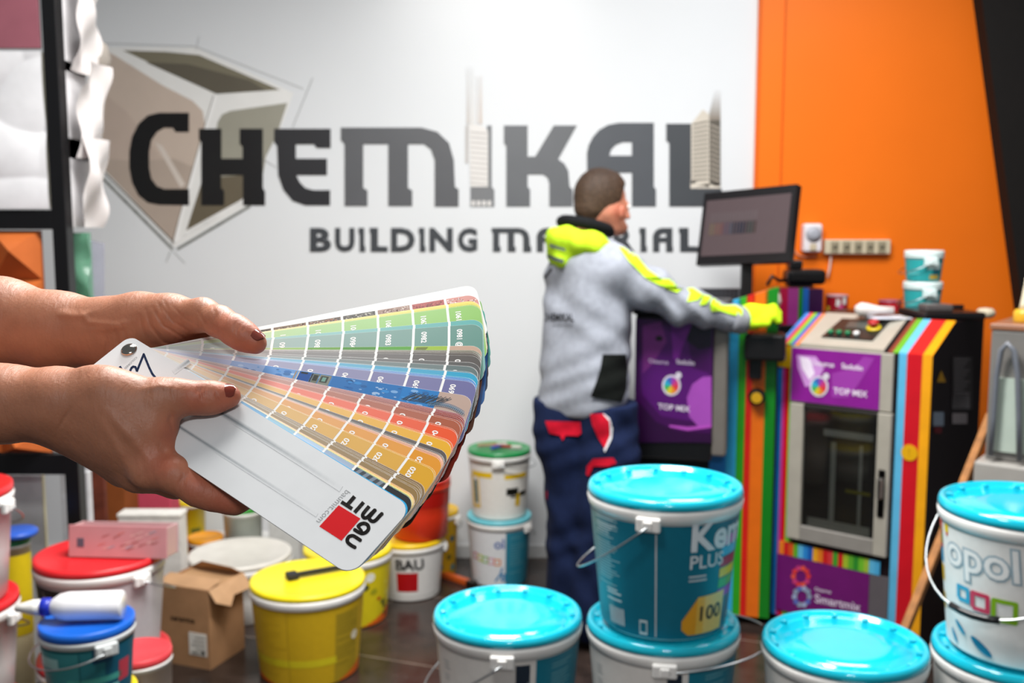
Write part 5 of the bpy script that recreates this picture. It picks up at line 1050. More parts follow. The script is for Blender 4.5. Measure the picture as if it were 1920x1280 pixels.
# white sample with swelling petals
def relief(m, x0, x1, z0, z1, Y, hf, nx, nz, c, axis='y'):
    vs = []; fs = []
    for j in range(nz + 1):
        for i in range(nx + 1):
            x = x0 + (x1 - x0) * i / nx; z = z0 + (z1 - z0) * j / nz; vs.append((x, Y - hf(x, z), z) if axis == 'y' else (Y + hf(x, z), x, z))
    for j in range(nz):
        for i in range(nx): k = j * (nx + 1) + i; fs.append((k, k + 1, k + nx + 2, k + nx + 1))
    m.add(vs, fs, c, True)
    n = len(vs); o_ = []
t = thing('wall_panel_sample', 'white relief panel with overlapping petal shapes in the upper rack bay', 'panel', (P(40, 390, YR).x, YR + .02, zat(391)))
def petals(x, z):
    best = 0
    for cx, cz, a, L, W in ((-1.57, 2.04, .5, .29, .12), (-1.43, 1.91, .9, .29, .11), (-1.60, 1.75, -.3, .29, .12), (-1.40, 1.70, .25, .31, .11), (-1.46, 2.09, -.4, .25, .11), (-1.55, 1.59, 0.2, .25, .10)):
        u = (x - cx) * math.cos(a) + (z - cz) * math.sin(a); v_ = -(x - cx) * math.sin(a) + (z - cz) * math.cos(a); q_ = (u / L) ** 2 + (v_ / W) ** 2
        if q_ < 1: best = max(best, .035 * (1 - q_) ** .5 * (.45 + .55 * (u / L + 1) / 2))
    return best
m = MB(); x1 = xa - .004; relief(m, -2.0, x1, zat(391), zat(96), YR + .02, petals, 110, 80, H('e8e8ea')); m.box(-2.0, x1, YR + .021, YR + .035, zat(391), zat(96), H('e3e0d0')); m.build('panel', 'plastic', t)
t = thing('wall_panel_sample', 'dusty purple sample plate above the white petal panel', 'panel', (P(30, 90, YR).x, YR + .02, zat(92)))
m = MB(); m.box(-2.0, P(72, 50, YR).x, YR + .006, YR + .016, zat(90), zat(-40), H('8f5560'), .002); m.build('plate', 'plastic', t)
m = MB(); m.box(P(74, 50, YR).x, x1, YR + .022, YR + .034, zat(88), zat(-40), H('e5e2dc'), .002); m.build('backing', 'plastic', t)
t = thing('wall_panel_sample', 'copper-coloured panel with raised pyramids in the middle rack bay', 'panel', (P(40, 850, YR).x, YR + .02, zat(851)))
xr = P(78, 600, YR).x; m = MB(); s_ = .15; r_ = random.Random(5)
for i in range(7):
    for j in range(5):
        X1_ = xr - i * s_; X0_ = X1_ - s_; Z1_ = zat(432) - j * s_; Z0_ = max(Z1_ - s_, zat(851)); cx = X0_ + s_ * r_.uniform(.25, .75); cz = (Z0_ + Z1_) / 2 + r_.uniform(-.03, .03); ap = (cx, YR - .055 + r_.uniform(-.01, .01), cz)
        if X0_ < -2: continue
        m.add([(X0_, YR + .02, Z0_), (X1_, YR + .02, Z0_), (X1_, YR + .02, Z1_), (X0_, YR + .02, Z1_), ap], [(0, 1, 4), (1, 2, 4), (2, 3, 4), (3, 0, 4)], H('bd6430'))
m.box(-2.0, xr, YR + .021, YR + .033, zat(851), zat(432), H('a8501f')); m.build('panel', 'plastic', t)
t = thing('wall_panel_sample', 'white smooth panel leaning below the rack at the left edge', 'panel', (P(45, 1000, YR + .12).x, YR + .12, 0)); xw = P(75, 950, YR + .10).x
m = MB(); m.box(-1.75, xw, YR + .12, YR + .135, 0, P(50, 891, YR + .12).z, H('dcdcde'), .002); m.box(xw, xw + .004, YR + .119, YR + .136, 0, P(50, 891, YR + .12).z, H('d8d2b0'), .001); m.build('panel', 'plastic', t)
# white wavy panels fixed edge-on to the side of the rack
XS = P(120, 300, YR + .06).x
for k, (pyt, pyb, Yc, off, lb) in enumerate(((-60, 140, 3.2, .0, 'topmost white wavy panel on the side of the rack'), (120, 300, 3.2, .0, 'second white wavy panel down on the side of the rack'), (262, 426, 3.2, 0, 'lowest white wavy panel on the side of the rack'))):
    z1_, z0_ = P(150, pyt, Yc).z, P(150, pyb, Yc).z; t = thing('wall_panel_sample', lb, 'panel', (XS + .03, Yc, z0_), 'white wavy panels on the side of the rack')
    m = MB(); hf = lambda a, z, k=k: .022 + .020 * math.sin(a * 30 + z * 9 + k) * math.cos(z * 26 + k * 2) + .016 * abs(math.sin(z * 11 + a * 5 + k)) + .04 * (z - z0_) / (z1_ - z0_)
    relief(m, YR + .055, YR + .22, z0_, z1_, XS + .012, hf, 40, 30, H('d8d2d0'), 'x'); m.box(XS + .004, XS + .012, YR + .055, YR + .22, z0_, z1_, H('e6e4e6'), .001); m.build('panel', 'plastic', t)
t = thing('wall_panel_sample', 'grey-brown shell-shaped sample behind the white wavy panels', 'panel', P(186, 140, 3.30)); m = MB(); p = P(184, 108, 3.30); m.lathe(p, [(.002, -.07), (.03, -.045), (.04, 0), (.028, .04), (.004, .06)], 20, H('8f8880'), axis=(.1, -.2, 1)); m.build('shell', 'matte', t)
xg0, xg1 = P(122, 600, YR + .07).x, P(172, 600, YR + .07).x
t = thing('wall_panel_sample', 'pale green translucent rippled panel right of the black post', 'panel', (xg0, YR + .12, zat(850))); m = MB(); relief(m, xg0, P(172, 600, 3.17).x, P(120, 850, 3.17).z, P(120, 436, 3.17).z, 3.17, lambda x, z: .010 * math.sin(z * 45 + 20 * x) + .008 * math.sin(x * 60 + z * 20), 24, 70, H('7fb598')); 
m.box(xg0, P(172, 600, 3.17).x, 3.185, 3.195, P(120, 850, 3.17).z, P(120, 436, 3.17).z, H('9cc9b2'), .001); m.build('panel', 'clear', t)
t = thing('wall_panel_sample', 'clear thin sheet hanging behind the green rippled panel', 'panel', P(186, 560, 3.24)); m = MB(); a = P(170, 450, 3.24); b = P(200, 560, 3.24); m.prism([(a.x, 3.24, a.z), (b.x, 3.24, a.z - .01), (b.x - .02, 3.24, b.z - .25), (a.x, 3.24, b.z - .25)], (0, .004, 0), H('cfd0dc')); m.build('sheet', 'clear', t)
# ------------------------------------------------------------------ tinting dispenser (left machine)
PU = '3f084e'; ST = dict(cy='2fa6d8', gr='2c9a1c', rd='cf1c14', og='e06a10', dg='0f7a1a', bl='1c7fd0', pk='c43a98', yl='f0a414', lg='6cb82c', dr='c81020')
def frame(o, deg):
    a = math.radians(deg); u = Vector((math.cos(a), -math.sin(a), 0)); b = Vector((math.sin(a), math.cos(a), 0)); return Plane(o, u, (0, 0, 1)), Matrix(((u.x, b.x, 0, o[0]), (u.y, b.y, 0, o[1]), (0, 0, 1, 0), (0, 0, 0, 1)))
D0 = P(1362, 1172, 3.78); D0.z = 0; D0 = FL(1362, 1168)
DP, DM = frame(D0, 15)                                    # front of the striped column; u to the right
disp = thing('tinting_machine', 'tall colourant dispenser with purple front panel and striped column behind the man', 'machine', D0)
uR = DP.uv(1452, 900)[0]; zt_ = DP.uv(1400, 566)[1]
uL = DP.uv(1196, 900)[0]
m = MB(); m.M = DM; m.box(uL, uR, .012, .42, .03, zt_ - .02, H('131113'), .004); m.build('cabinet', 'black', disp)
m = MB(); m.M = DM; ed = [1362, 1381, 1396, 1408, 1432, 1452]
for i, c in enumerate(('cy', 'gr', 'rd', 'og', 'dg')):
    a, b = DP.uv(ed[i], 800)[0], DP.uv(ed[i + 1], 800)[0]; m.box(a, b, 0, .011, .035, zt_ - .025, H(ST[c]))
m.build('striped_front', 'plastic', disp)
# sloping striped cover on top of the column and the box behind it
m = MB(); tops = []
for i, c in enumerate(('cy', 'gr', 'rd', 'og', 'dg')):
    a, b = ed[i] + 4, ed[i + 1] + 8; ya = 566 - (a - 1366) * .30; yb = 566 - (b - 1366) * .30
    A_, B_ = DP.uv(a, ya), DP.uv(b, yb); m.prism([DP.pt(A_[0], zt_ - .0245, -.002), DP.pt(B_[0], zt_ - .0245, -.002), DP.pt(B_[0], B_[1], -.002), DP.pt(A_[0], A_[1], -.002)], tuple(DM.to_3x3() @ Vector((0, .05, 0))), H(ST[c]))
m.build('striped_cover', 'plastic', disp)
pu0, pu1 = None, None
# purple door standing forward of the column
Fo = D0 + (DM.to_3x3() @ Vector((0, -.13, 0))); FPn, FM = frame(Fo, 15)
a0, z1_ = FPn.uv(1192, 598); a1, _ = FPn.uv(1336, 700); z0_ = FPn.uv(1300, 829)[1]
m = MB(); m.M = FM; m.box(a1 + .0005, FPn.uv(1364, 700)[0], .004, .135, z0_ - .05, z1_ + .015, H('6f6a64'), .010); m.box(a0, a1, .004, .135, z0_ - .07, z1_ + .015, H('0f0e10'), .006); m.build('door_housing', 'plastic', disp)
m = MB(); m.M = FM; m.box(a0, a1, -.001, .003, z0_, z1_, H(PU), .001)
FQ = lambda x, y, e=.002: FPn.hit(x, y, -e) if False else FPn.pt(*FPn.uv(x, y), e)
m.M = None
def blob(pts, c, e): m.fill([pts], lambda x, y: FQ(x, y, e), H(c))
blob([(1198, 680), (1215, 640), (1240, 610), (1262, 604), (1290, 640), (1300, 690), (1330, 700), (1334, 760), (1300, 790), (1240, 780), (1205, 740)], '53106a', .0016)
blob([(1205, 610), (1240, 603), (1250, 640), (1225, 680), (1205, 700)], '7a2c80', .0019)
blob([(1298, 720), (1318, 706), (1334, 705), (1334, 800), (1310, 800), (1292, 780), (1288, 745)], 'a04ab0', .0021)
blob([(1198, 752), (1230, 790), (1270, 808), (1334, 812), (1334, 829), (1198, 829)], '2c0636', .0019)
blob([(1255, 796), (1290, 800), (1334, 796), (1334, 801), (1290, 807), (1255, 800)], 'b04cb8', .0024)
blob([(1286, 603), (1334, 603), (1334, 650), (1310, 655), (1290, 640)], '1d0624', .0018)
blob([(1258, 604), (1300, 603), (1280, 650), (1270, 680), (1262, 670)], '7d2294', .0023)
for x0, y0, st, sz in ((1216, 679, 'Osaurus', 11), (1268, 681, 'Sadolin', 12), (1234, 766, 'TOP MIX', 15)):
    V, Fc, xa_, xb_, ya_, yb_ = text2d(st, .015); m.add([FQ(x0 + x * sz, y0 - y * sz + x * sz * .10, .0030) for x, y in V], Fc, H('cdb8d6' if sz < 12 else 'e6dcea'))
def swirl(m, fq, cx, cy, s, e):
    m.add([fq(cx + s * 1.25 * math.cos(t), cy + s * 1.4 * math.sin(t), e) for t in [i * PI / 10 for i in range(20)]], [tuple(range(20))], H('d9d2de'))
    m.add([fq(cx + s * .95 + s * .42 * math.cos(t), cy - s * 1.35 + s * .45 * math.sin(t), e) for t in [i * PI / 6 for i in range(12)]], [tuple(range(12))], H('d9d2de'))
    for k, c in enumerate(('d8383c', 'e08a2c', 'd8c22c', '3fae5a', '2aa6c8', '3c62b8', '9a3aa8', 'c83a78')):
        a = k * PI / 4; m.add([fq(cx, cy, e + .0006), fq(cx + s * math.cos(a), cy + s * 1.15 * math.sin(a), e + .0006), fq(cx + s * math.cos(a + .45), cy + s * 1.15 * math.sin(a + .45), e + .0006), fq(cx + s * math.cos(a + .78), cy + s * 1.15 * math.sin(a + .78), e + .0006)], [(0, 1, 2, 3)], H(c))
swirl(m, FQ, 1259, 722, 14, .003)
m.add([FQ(1236 + 7 * math.cos(t), 634 + 5 * math.sin(t), .003) for t in [i * PI / 6 for i in range(12)]], [tuple(range(12))], H('0c060e'))
m.build('purple_panel', 'plastic', disp)
m = MB(); m.M = FM; m.box(a0 - .01, a1 + .06, .0, .14, z1_ + .0155, z1_ + .075, H('131214'), .008); m.build('top_tray', 'black', disp)
m = MB(); m.M = DM; uA = DP.uv(1345, 850)[0]; m.box(uA - .03, DP.uv(1361, 850)[0], .0, .011, .035, DP.uv(1350, 850)[1], H(ST['bl'])); m.build('blue_stripe', 'plastic', disp)
# can lift arm in front of the stripes
m = MB(); e0, zA = DP.uv(1398, 620); e1, zB = DP.uv(1462, 672); m.M = DM; m.box(e0, e1 + .02, -.10, -.001, zB, zA, H('120f10'), .012)
c0_, zC = DP.uv(1406, 675); c1_, zD = DP.uv(1428, 708); m.box(c0_, c1_, -.05, -.0005, zD, zC + .03, H('141012'), .006); m.build('dispensing_head', 'black', disp)
m = MB(); m.M = DM; cc = DP.uv(1419, 742); m.lathe((cc[0], -.001, cc[1]), [(.030, 0), (.032, .01), (.028, .03), (.018, .034), (.016, .04), (.002, .042)], 24, H('1a1612'), axis=(0, -1, 0)); m.build('dial', 'plastic', disp)
m = MB(); m.M = DM; m.lathe((cc[0], -.043, cc[1]), [(.020, 0), (.020, .003), (.002, .0032)], 20, H('c89a18'), smooth=False, axis=(0, -1, 0)); m.build('dial_cap', 'plastic', disp)
# worktop unit behind, with canisters cover (pink and green stripes)
DT = zt_ - .02
m = MB(); m.box(P(1440, 600, 4.3).x, P(1716, 600, 4.3).x, 4.19, 4.41, 0, 1.10, H('17181a'), .004); o = m.build('cabinet', 'black'); tag(o, 'dark low cabinet behind the two machines carrying monitor and tins', 'cabinet'); CT = 1.10
bx = thing('canister_cover', 'box with pink, purple, green and blue stripes right of the gloved hand', 'box', P(1490, 610, 4.25)); bx.location.z = CT; bx['_o'] = tuple(bx.location)
m = MB(); ys = 4.20; ztop = P(1490, 540, ys).z
for a, b, c in ((1463, 1477, 'c81048'), (1477, 1497, 'b03c94'), (1497, 1505, '148a1c'), (1505, 1516, '1c6ac8')):
    m.box(P(a, 570, ys).x, P(b, 570, ys).x, ys, ys + .012, CT, ztop, H(c))
m.build('striped_face', 'plastic', bx); m = MB(); m.box(P(1463, 570, ys).x + .001, P(1545, 570, ys).x - .001, ys + .0125, ys + .15, CT, ztop - .004, H('3a1244')); m.build('housing', 'plastic', bx)
# ------------------------------------------------------------------ mixing machine (right)
X0m = Q(1452, 900, 3.78); X0m.z = 0
MP, MM = frame(X0m, 40); uW = MP.uv(1738, 900)[0]
mix = thing('mixing_machine', 'rainbow-striped can mixer with grey glass door and purple header', 'machine', X0m)
zb1 = MP.uv(1500, 648)[1]; DEP = .60
# body with chamfered console
sl = .24; ztm = zb1 + .10
m = MB(); m.M = MM; side = [(0, 0, .03), (0, 0, zb1), (0, sl, ztm), (0, DEP, ztm), (0, DEP, .03)]
m.prism([(.0, y_ + .004 if i < 2 else y_ + .002, z_ - .003) for i, (_, y_, z_) in enumerate(side)], (uW, 0, 0), H('1a0f14')); m.build('cabinet', 'black', mix)
def sl_pt(u, t, e=.0): return MM @ Vector((u, sl * t - e * .35, zb1 + (ztm - zb1) * t + e))
def us(px, y=900): return MP.uv(px, y)[0]
m = MB(); stripes = [(1452, 1462, 'bl'), (1462, 1467, 'pk'), (1467, 1475, 'dr'), (1475, 1487, 'lg'), (1676, 1681, 'cy'), (1681, 1691, 'cy'), (1691, 1720, 'dr'), (1720, 1738, 'yl')]
for a, b, c in stripes:
    ua, ub = us(a), us(b); m.M = MM; m.box(ua, ub, -.003, .003, .035, zb1, H(ST[c] if not (a == 1681 or a == 1676) else '5cb4dc')); m.M = None
sw = uW / 18
for k, c in enumerate(('1c7fd0', 'd0304c', '6cb82c', '2a5cb0', 'e07a40')):
    m.prism([sl_pt(k * .016, 0), sl_pt(k * .016 + .016, 0), sl_pt(k * .016 + .016, 1), sl_pt(k * .016, 1)], (0, 0, .003), H(c))
for a, b, c in ((1655, 1664, '7a3a2c'), (1664, 1676, '5ca82c'), (1676, 1691, '5cb4dc'), (1691, 1720, 'c81c20'), (1720, 1738, 'e89c14')):
    m.prism([sl_pt(us(a), 0), sl_pt(us(b), 0), sl_pt(us(b), 1), sl_pt(us(a), 1)], (0, 0, .003), H(c))
m.build('stripes', 'plastic', mix)
m = MB(); m.M = MM; m.box(0, us(1487), -.0045, -.0032, MP.uv(1470, 688)[1], MP.uv(1470, 648)[1], H('d8a80c')); m.box(us(1458), us(1460), -.0055, -.0046, MP.uv(1470, 684)[1], MP.uv(1470, 652)[1], H('a07808')); m.build('warning_sticker', 'print', mix)
GR = H('a7a296')
# console plate
m = MB(); u0, u1 = us(1500, 640), us(1658, 650); m.prism([sl_pt(u0 + .0, .0), sl_pt(u1, .0), sl_pt(u1, .99), sl_pt(u0, .99)], (0, 0, .009), GR); m.build('console', 'plastic', mix)
con = mix.children[-1]
m = MB(); m.prism([sl_pt(u0 + .06, .22, .0095), sl_pt(u1 - .06, .22, .0095), sl_pt(u1 - .05, .80, .0095), sl_pt(u0 + .08, .80, .0095)], (0, 0, .004), H('1f201e')); m.build('keypad', 'plastic', mix)
for k in range(4):
    m = MB(); m.lathe(sl_pt(u0 + .085 + k * .032, .33, .0138), [(.011, 0), (.011, .010), (.009, .012), (.001, .0125)], 16, H('0f7a4c' if k < 3 else 'e8e8e6'), axis=(-.2, -.25, .9)); m.build('button', 'plastic', mix)
m = MB(); ap = sl_pt(u1 - .085, .55, .0138); m.lathe(ap, [(.026, 0), (.026, .006), (.012, .007)], 20, H('e6c81c'), axis=(-.2, -.25, .9)); m.lathe(ap, [(.010, .0072), (.010, .016), (.019, .019), (.020, .026), (.014, .031), (.001, .032)], 20, H('a81418'), axis=(-.2, -.25, .9)); m.build('emergency_stop', 'plastic', mix)
m = MB(); m.prism([sl_pt(u0 + .12, .52, .0138), sl_pt(u0 + .20, .52, .0138), sl_pt(u0 + .20, .70, .0138), sl_pt(u0 + .12, .70, .0138)], (0, 0, .002), H('4a4c48')); m.build('display', 'plastic', mix)
# purple header
def mfn(e): return lambda x, y: MP.pt(*MP.uv(x, y), e)
m = MB(); hu0, hz1 = MP.uv(1488, 655); hu1 = us(1655, 700); hz0 = MP.uv(1490, 749)[1]
m.M = MM; m.box(hu0, us(1678, 700), -.020, -.0032, hz0 - .004, zb1 - .001, GR, .003); m.build('header_frame', 'plastic', mix)
m = MB(); m.M = MM; m.box(hu0 + .004, hu1, -.0225, -.0202, hz0, zb1 - .006, H('851a8c'), .0008); m.M = None
MH, _ = frame(MM @ Vector((0, -.0226, 0)), 40)
def hq(x, y, e=.001): return MH.pt(*MH.uv(x, y), e)
def mb_(pts, c, e): m.fill([pts], lambda x, y: hq(x, y, e), H(c))
mb_([(1494, 665), (1530, 668), (1545, 690), (1530, 720), (1510, 725), (1496, 690)], 'c98fd4', .0008)
mb_([(1500, 668), (1518, 672), (1528, 700), (1518, 712), (1504, 690)], 'efe2f4', .0012)
mb_([(1560, 700), (1600, 690), (1620, 668), (1640, 672), (1610, 720), (1590, 745), (1560, 745)], '9a3aa4', .0008)
for x0, y0, st, sz in ((1520, 683, 'Osaurus', 13), (1578, 690, 'Sadolin', 14), (1563, 737, 'TOP MIX', 16)):
    V, Fc, *_r = text2d(st, .015); m.add([hq(x0 + x * sz, y0 - y * sz + x * sz * .12, .0018) for x, y in V], Fc, H('efe4f2'))
swirl(m, hq, 1536, 724, 14, .0022)
m.build('purple_panel', 'plastic', mix)
# door: frame, glass, handle, dark interior with rails
du0, du1 = us(1487, 760), us(1676, 800); dz1 = hz0 - .008; dz0 = MP.uv(1500, 1008)[1]; f1 = us(1511, 800); f2 = us(1650, 800); wz0 = dz0 + .055
m = MB(); m.M = MM; m.box(du0, f1, -.028, -.0032, dz0, dz1, GR, .003); m.box(f2, du1, -.028, -.0032, dz0, dz1, GR, .003); m.box(f1, f2, -.028, -.0032, dz0, wz0, H('8a8680'), .003); m.box(f1, f2, -.028, -.0032, dz1 - .012, dz1, H('2a2826'), .002)
m.build('door_frame', 'plastic', mix); door = mix.children[-1]
m = MB(); m.M = MM; m.box(f1 + .0003, f2 - .0003, -.012, -.008, wz0 + .0003, dz1 - .0123, H('33363a')); m.build('window', 'glass', mix)
m = MB(); m.M = MM; m.box(f1 + .001, f2 - .001, -.0032, .0035, wz0, dz1 - .013, H('2a2a28')); 
for uu, w_ in ((f1 + .10, .020), (f1 + .205, .012)): m.box(uu, uu + w_, -.0062, -.0033, wz0 + .02, dz1 - .13, H('aaaaa0'), .001)
m.box(f1 + .07, f2 - .02, -.0062, -.0034, dz1 - .11, dz1 - .085, H('b8b6ac'), .001); m.box(f1 + .02, f2 - .02, -.0070, -.0036, wz0 + .002, wz0 + .035, H('b5b2a6'), .001); m.box(f1 + .16, f1 + .25, -.0072, -.0064, wz0 + .15, wz0 + .162, H('8a8420'), .0)
m.build('chamber', 'plastic', mix)
m = MB(); m.M = MM; hx_ = (f2 + du1) / 2; hz_ = MP.uv(1662, 920)[1]; m.box(hx_ - .012, hx_ + .012, -.034, -.0283, hz_ - .09, hz_ + .08, H('222122'), .003); m.box(hx_ - .006, hx_ + .010, -.060, -.0345, hz_ - .02, hz_ + .055, H('9c9a96'), .004); m.build('handle', 'metal', mix)
# colour strip and lower panel
m = MB(); cs = ['e07a20', 'c81c20', 'd4501c', '5ca82c', '5cb4dc', '2a86d0', '1c5ab0', 'e8a41c', 'e07a20', 'c81c20', 'd0383c', '3c9a2c', 'c81c20', 'a0b82c', '5ca82c', '2c8a2c', '6cb82c', '9ab83a', '5cb4dc', '4aa8d8']
sx0, sx1 = us(1463, 1020), us(1652, 1050); sz1 = MP.uv(1463, 1012)[1]; sz0 = MP.uv(1463, 1036)[1]; m.M = MM
for k, c in enumerate(cs): m.box(sx0 + (sx1 - sx0) * k / 20, sx0 + (sx1 - sx0) * (k + 1) / 20, -.010, -.0032, sz0, sz1, H(c))
m.build('colour_strip', 'plastic', mix)
m = MB(); m.M = MM; m.box(us(1487), us(1676), -.0085, -.0032, .04, sz0 - .001, H('5f5a5e'), .002); m.box(us(1463), sx1 - .035, -.011, -.0088, .06, sz0 - .002, H('6a1668'), .001); m.M = None
M2, _ = frame(MM @ Vector((0, -.0112, 0)), 40)
def lq(x, y, e=.001): return M2.pt(*M2.uv(x, y), e)
for cx, cy, cl in ((1502, 1080, ('d8383c', 'c83a78', 'e05040')), (1504, 1118, ('8a9ab0', '5a6ab8', '9aa8c8'))):
    for k in range(10):
        a = k * PI / 5; m.add([lq(cx + 14 * math.cos(a) + 5 * math.cos(t), cy + 16 * math.sin(a) + 5 * math.sin(t), .0015 + k * .0001) for t in [i * PI / 5 for i in range(10)]], [tuple(range(10))], H(cl[k % 3]))
for x0, y0, st, sz in ((1528, 1106, 'Osaurus', 9), (1528, 1128, 'Smartmix', 22)):
    V, Fc, *_r = text2d(st, .02); m.add([lq(x0 + x * sz, y0 - y * sz + x * sz * .2, .003) for x, y in V], Fc, H('d8c8dc'))
m.build('lower_panel', 'plastic', mix)
# side plate details
SP_ = Plane(MM @ Vector((uW, 0, 0)), MM.to_3x3() @ Vector((0, 1, 0)), (0, 0, 1))
def sq(x, y, e=.002): return SP_.pt(*SP_.uv(x, y), e)
m = MB()
def sb_(x0, y0, x1, y1, c, e=.003): m.fill([[(x0, y0), (x1, y0), (x1, y1), (x0, y1)]], lambda x, y: sq(x, y, e), H(c))
sb_(1784, 668, 1822, 768, '3a3536'); sb_(1784, 738, 1816, 766, '8a8688'); sb_(1784, 774, 1812, 794, '9a9294')
for k in range(10): sb_(1787, 672 + k * 7, 1816 - (k % 3) * 5, 675 + k * 7, '6f6a6c', .004)
for k in range(4): sb_(1787, 741 + k * 7, 1812, 743 + k * 7, '4a4648', .004)
m.fill([[(1755, 716), (1772, 716), (1763, 694)]], lambda x, y: sq(x, y, .003), H('b88a14')); sb_(1748, 772, 1768, 798, '8c9cae'); sb_(1750, 800, 1764, 812, '6a1420')
m.build('side_labels', 'print', mix)
m = MB(); m.M = MM; uc, zc_ = MP.uv(1706, 848); m.lathe((uc, -.0032, zc_), [(.028, 0), (.028, .003), (.002, .0032)], 28, H('e0a80c'), smooth=False, axis=(0, -1, 0)); m.M = None
m.text('!', lambda x, y: MM @ Vector((uc - .005 + x, -.0068, zc_ - .012 + y)), H('b08010'), size=.036); m.build('round_sticker', 'plastic', mix)
MT = ztm
# ------------------------------------------------------------------ things on the machines
scn = thing('monitor', 'black computer monitor with dim grey screen showing a colour chart', 'monitor', P(1408, 600, 3.86)); scn.location.z = CT
cTL, cTR, cBR, cBL = Q(1322, 362, 4.02), Q(1495, 343, 3.72), Q(1479, 490, 3.70), Q(1305, 497, 3.99)
MPn = Plane(cBL, cBR - cBL, cTL - cBL); nb = -MPn.n if MPn.n.y < 0 else MPn.n; W__ = (cBR - cBL).length; H__ = (cTL - cBL).dot(MPn.v)
back = nb * .035; scn.location = (MPn.pt(W__ / 2, 0)).x, (MPn.pt(W__ / 2, 0) + back).y, CT; scn['_o'] = tuple(scn.location)
m = MB(); lp = [(0, 0), (W__, 0), (W__ * 1.0, H__), (0, H__)]; m.prism([MPn.pt(a, b) for a, b in lp], tuple(back), H('161416')); m.build('casing', 'plastic', scn)
sg = 1 if nb.dot(MPn.n) < 0 else -1
m = MB(); e_ = .0016 * sg; m.add([MPn.pt(a, b, e_) for a, b in ((.018, .035), (W__ - .018, .035), (W__ - .018, H__ - .034), (.018, H__ - .034))], [(0, 1, 2, 3)], H('4f4345'))
r_ = random.Random(9); cc_ = ['5a4e42', '5e4640', '5a3c3c', '483c46', '3a3e48', '2a2a32', '1e2430', '2c282c', '2c3230', '3a302e']
for k in range(16):
    x0 = .045 + k * .0135; m.add([MPn.pt(a, b, e_ * 1.5) for a, b in ((x0, H__ * .40), (x0 + .009, H__ * .40), (x0 + .009, H__ * .56), (x0, H__ * .56))], [(0, 1, 2, 3)], H(cc_[min(9, k * 10 // 16)])); m.add([MPn.pt(a, b, e_ * 1.5) for a, b in ((x0, H__ * .58), (x0 + .009, H__ * .58), (x0 + .009, H__ * .70), (x0, H__ * .70))], [(0, 1, 2, 3)], H('544a4c'))
m.build('screen', 'screen', scn)
st = MPn.pt(W__ * .52, .01) + back; m = MB(); m.box(st.x - .022, st.x + .022, st.y + .002, st.y + .022, DT + .012, st.z + .10, H('1c1c1e'), .003); m.build('stand', 'plastic', scn)
m = MB(); m.box(st.x - .09, st.x + .09, st.y - .02, st.y + .13, DT + .0005, DT + .0118, H('18181a'), .004); m.build('base', 'plastic', scn)
# grey keyboard behind the sleeve, white mouse
kz = disp_top = z1_
t = thing('keyboard', 'dark grey keyboard standing behind the sleeve below the monitor', 'keyboard', P(1345, 566, 3.93)); a = P(1303, 540, 3.93); b = P(1388, 566, 3.93)
m = MB(); m.box(a.x, b.x, 3.93, 3.95, DT + .0005, a.z, H('55555a'), .004); m.build('board', 'plastic', t); m = MB()
for i in range(10):
    for j in range(4): xx = a.x + .008 + i * (b.x - a.x - .016) / 10; zz = DT + .004 + j * (a.z - DT) / 4.3; m.box(xx, xx + .012, 3.926, 3.9298, zz, zz + .011, H('2a2a2e'), .001, None, 1)
m.build('keys', 'plastic', t)
p = P(1405, 540, 3.97); m = MB(); m.lathe((p.x + .05, 3.80, DT + .0005), [(.03, 0), (.034, .012), (.028, .04), (.012, .055), (.001, .058)], 20, H('c9c2ba')); o = m.build('paint_sample_pot', 'plastic'); tag(o, 'small pale rounded pot between the monitor stand and the striped cover', 'pot')
# black instrument
t = thing('spectrophotometer', 'black bulky measuring instrument right of the monitor stand', 'instrument', (P(1500, 545, 4.26).x, 4.27, ztop)); a = P(1478, 520, 4.22); b = P(1550, 560, 4.22)
m = MB(); m.box(a.x, b.x, 4.22, 4.33, ztop + .012, P(1500, 505, 4.24).z, H('0c0c0e'), .02, None, 3); m.build('body', 'plastic', t)
m = MB(); m.box(P(1483, 520, 4.24).x, P(1508, 520, 4.24).x, 4.26, 4.33, P(1500, 505, 4.24).z + .0003, P(1490, 488, 4.24).z, H('101012'), .008); m.build('head', 'plastic', t)
m = MB(); m.box(a.x + .01, b.x - .05, 4.23, 4.32, ztop + .0005, ztop + .0117, H('131315'), .008); m.build('foot', 'plastic', t)
m = MB(); m.tube([Vector((P(1440, 540, 4.2).x, 4.22, ztop + .01)), Vector((P(1450, 530, 4.2).x, 4.22, ztop + .05)), Vector((P(1465, 532, 4.2).x, 4.24, ztop + .03)), Vector((a.x + .01, 4.27, ztop + .03))], .008, H('121214'), 8); m.build('cable', 'plastic', t)
# socket strip and timer on the orange wall
YO = WY - .02
t = thing('power_strip', 'pale six-way socket strip on the orange wall', 'socket strip', P(1607, 477, YO)); a = P(1546, 476, YO - .03); b = P(1670, 449, YO - .03)
m = MB(); m.box(a.x, b.x, YO - .035, YO - .0003, a.z, b.z, H('cfc3a8'), .004); m.build('casing', 'plastic', t)
m = MB()
for k in range(5):
    x = a.x + .025 + k * (b.x - a.x - .03) / 5; m.box(x, x + .034, YO - .038, YO - .0353, a.z + .008, b.z - .008, H('9c927a'), .003); m.lathe((x + .017, YO - .0382, (a.z + b.z) / 2), [(.010, 0), (.010, .0012), (.001, .0013)], 14, H('6e6652'), axis=(0, -1, 0))
m.build('sockets', 'plastic', t)
t = thing('plug_timer', 'white plug-in timer with grey dial left of the socket strip', 'timer', P(1525, 472, YO)); a = P(1506, 473, YO - .05); b = P(1543, 419, YO - .05)
m = MB(); m.box(a.x, b.x, YO - .055, YO - .0003, a.z, b.z, H('e6dfe2'), .012, None, 3); m.build('casing', 'plastic', t)
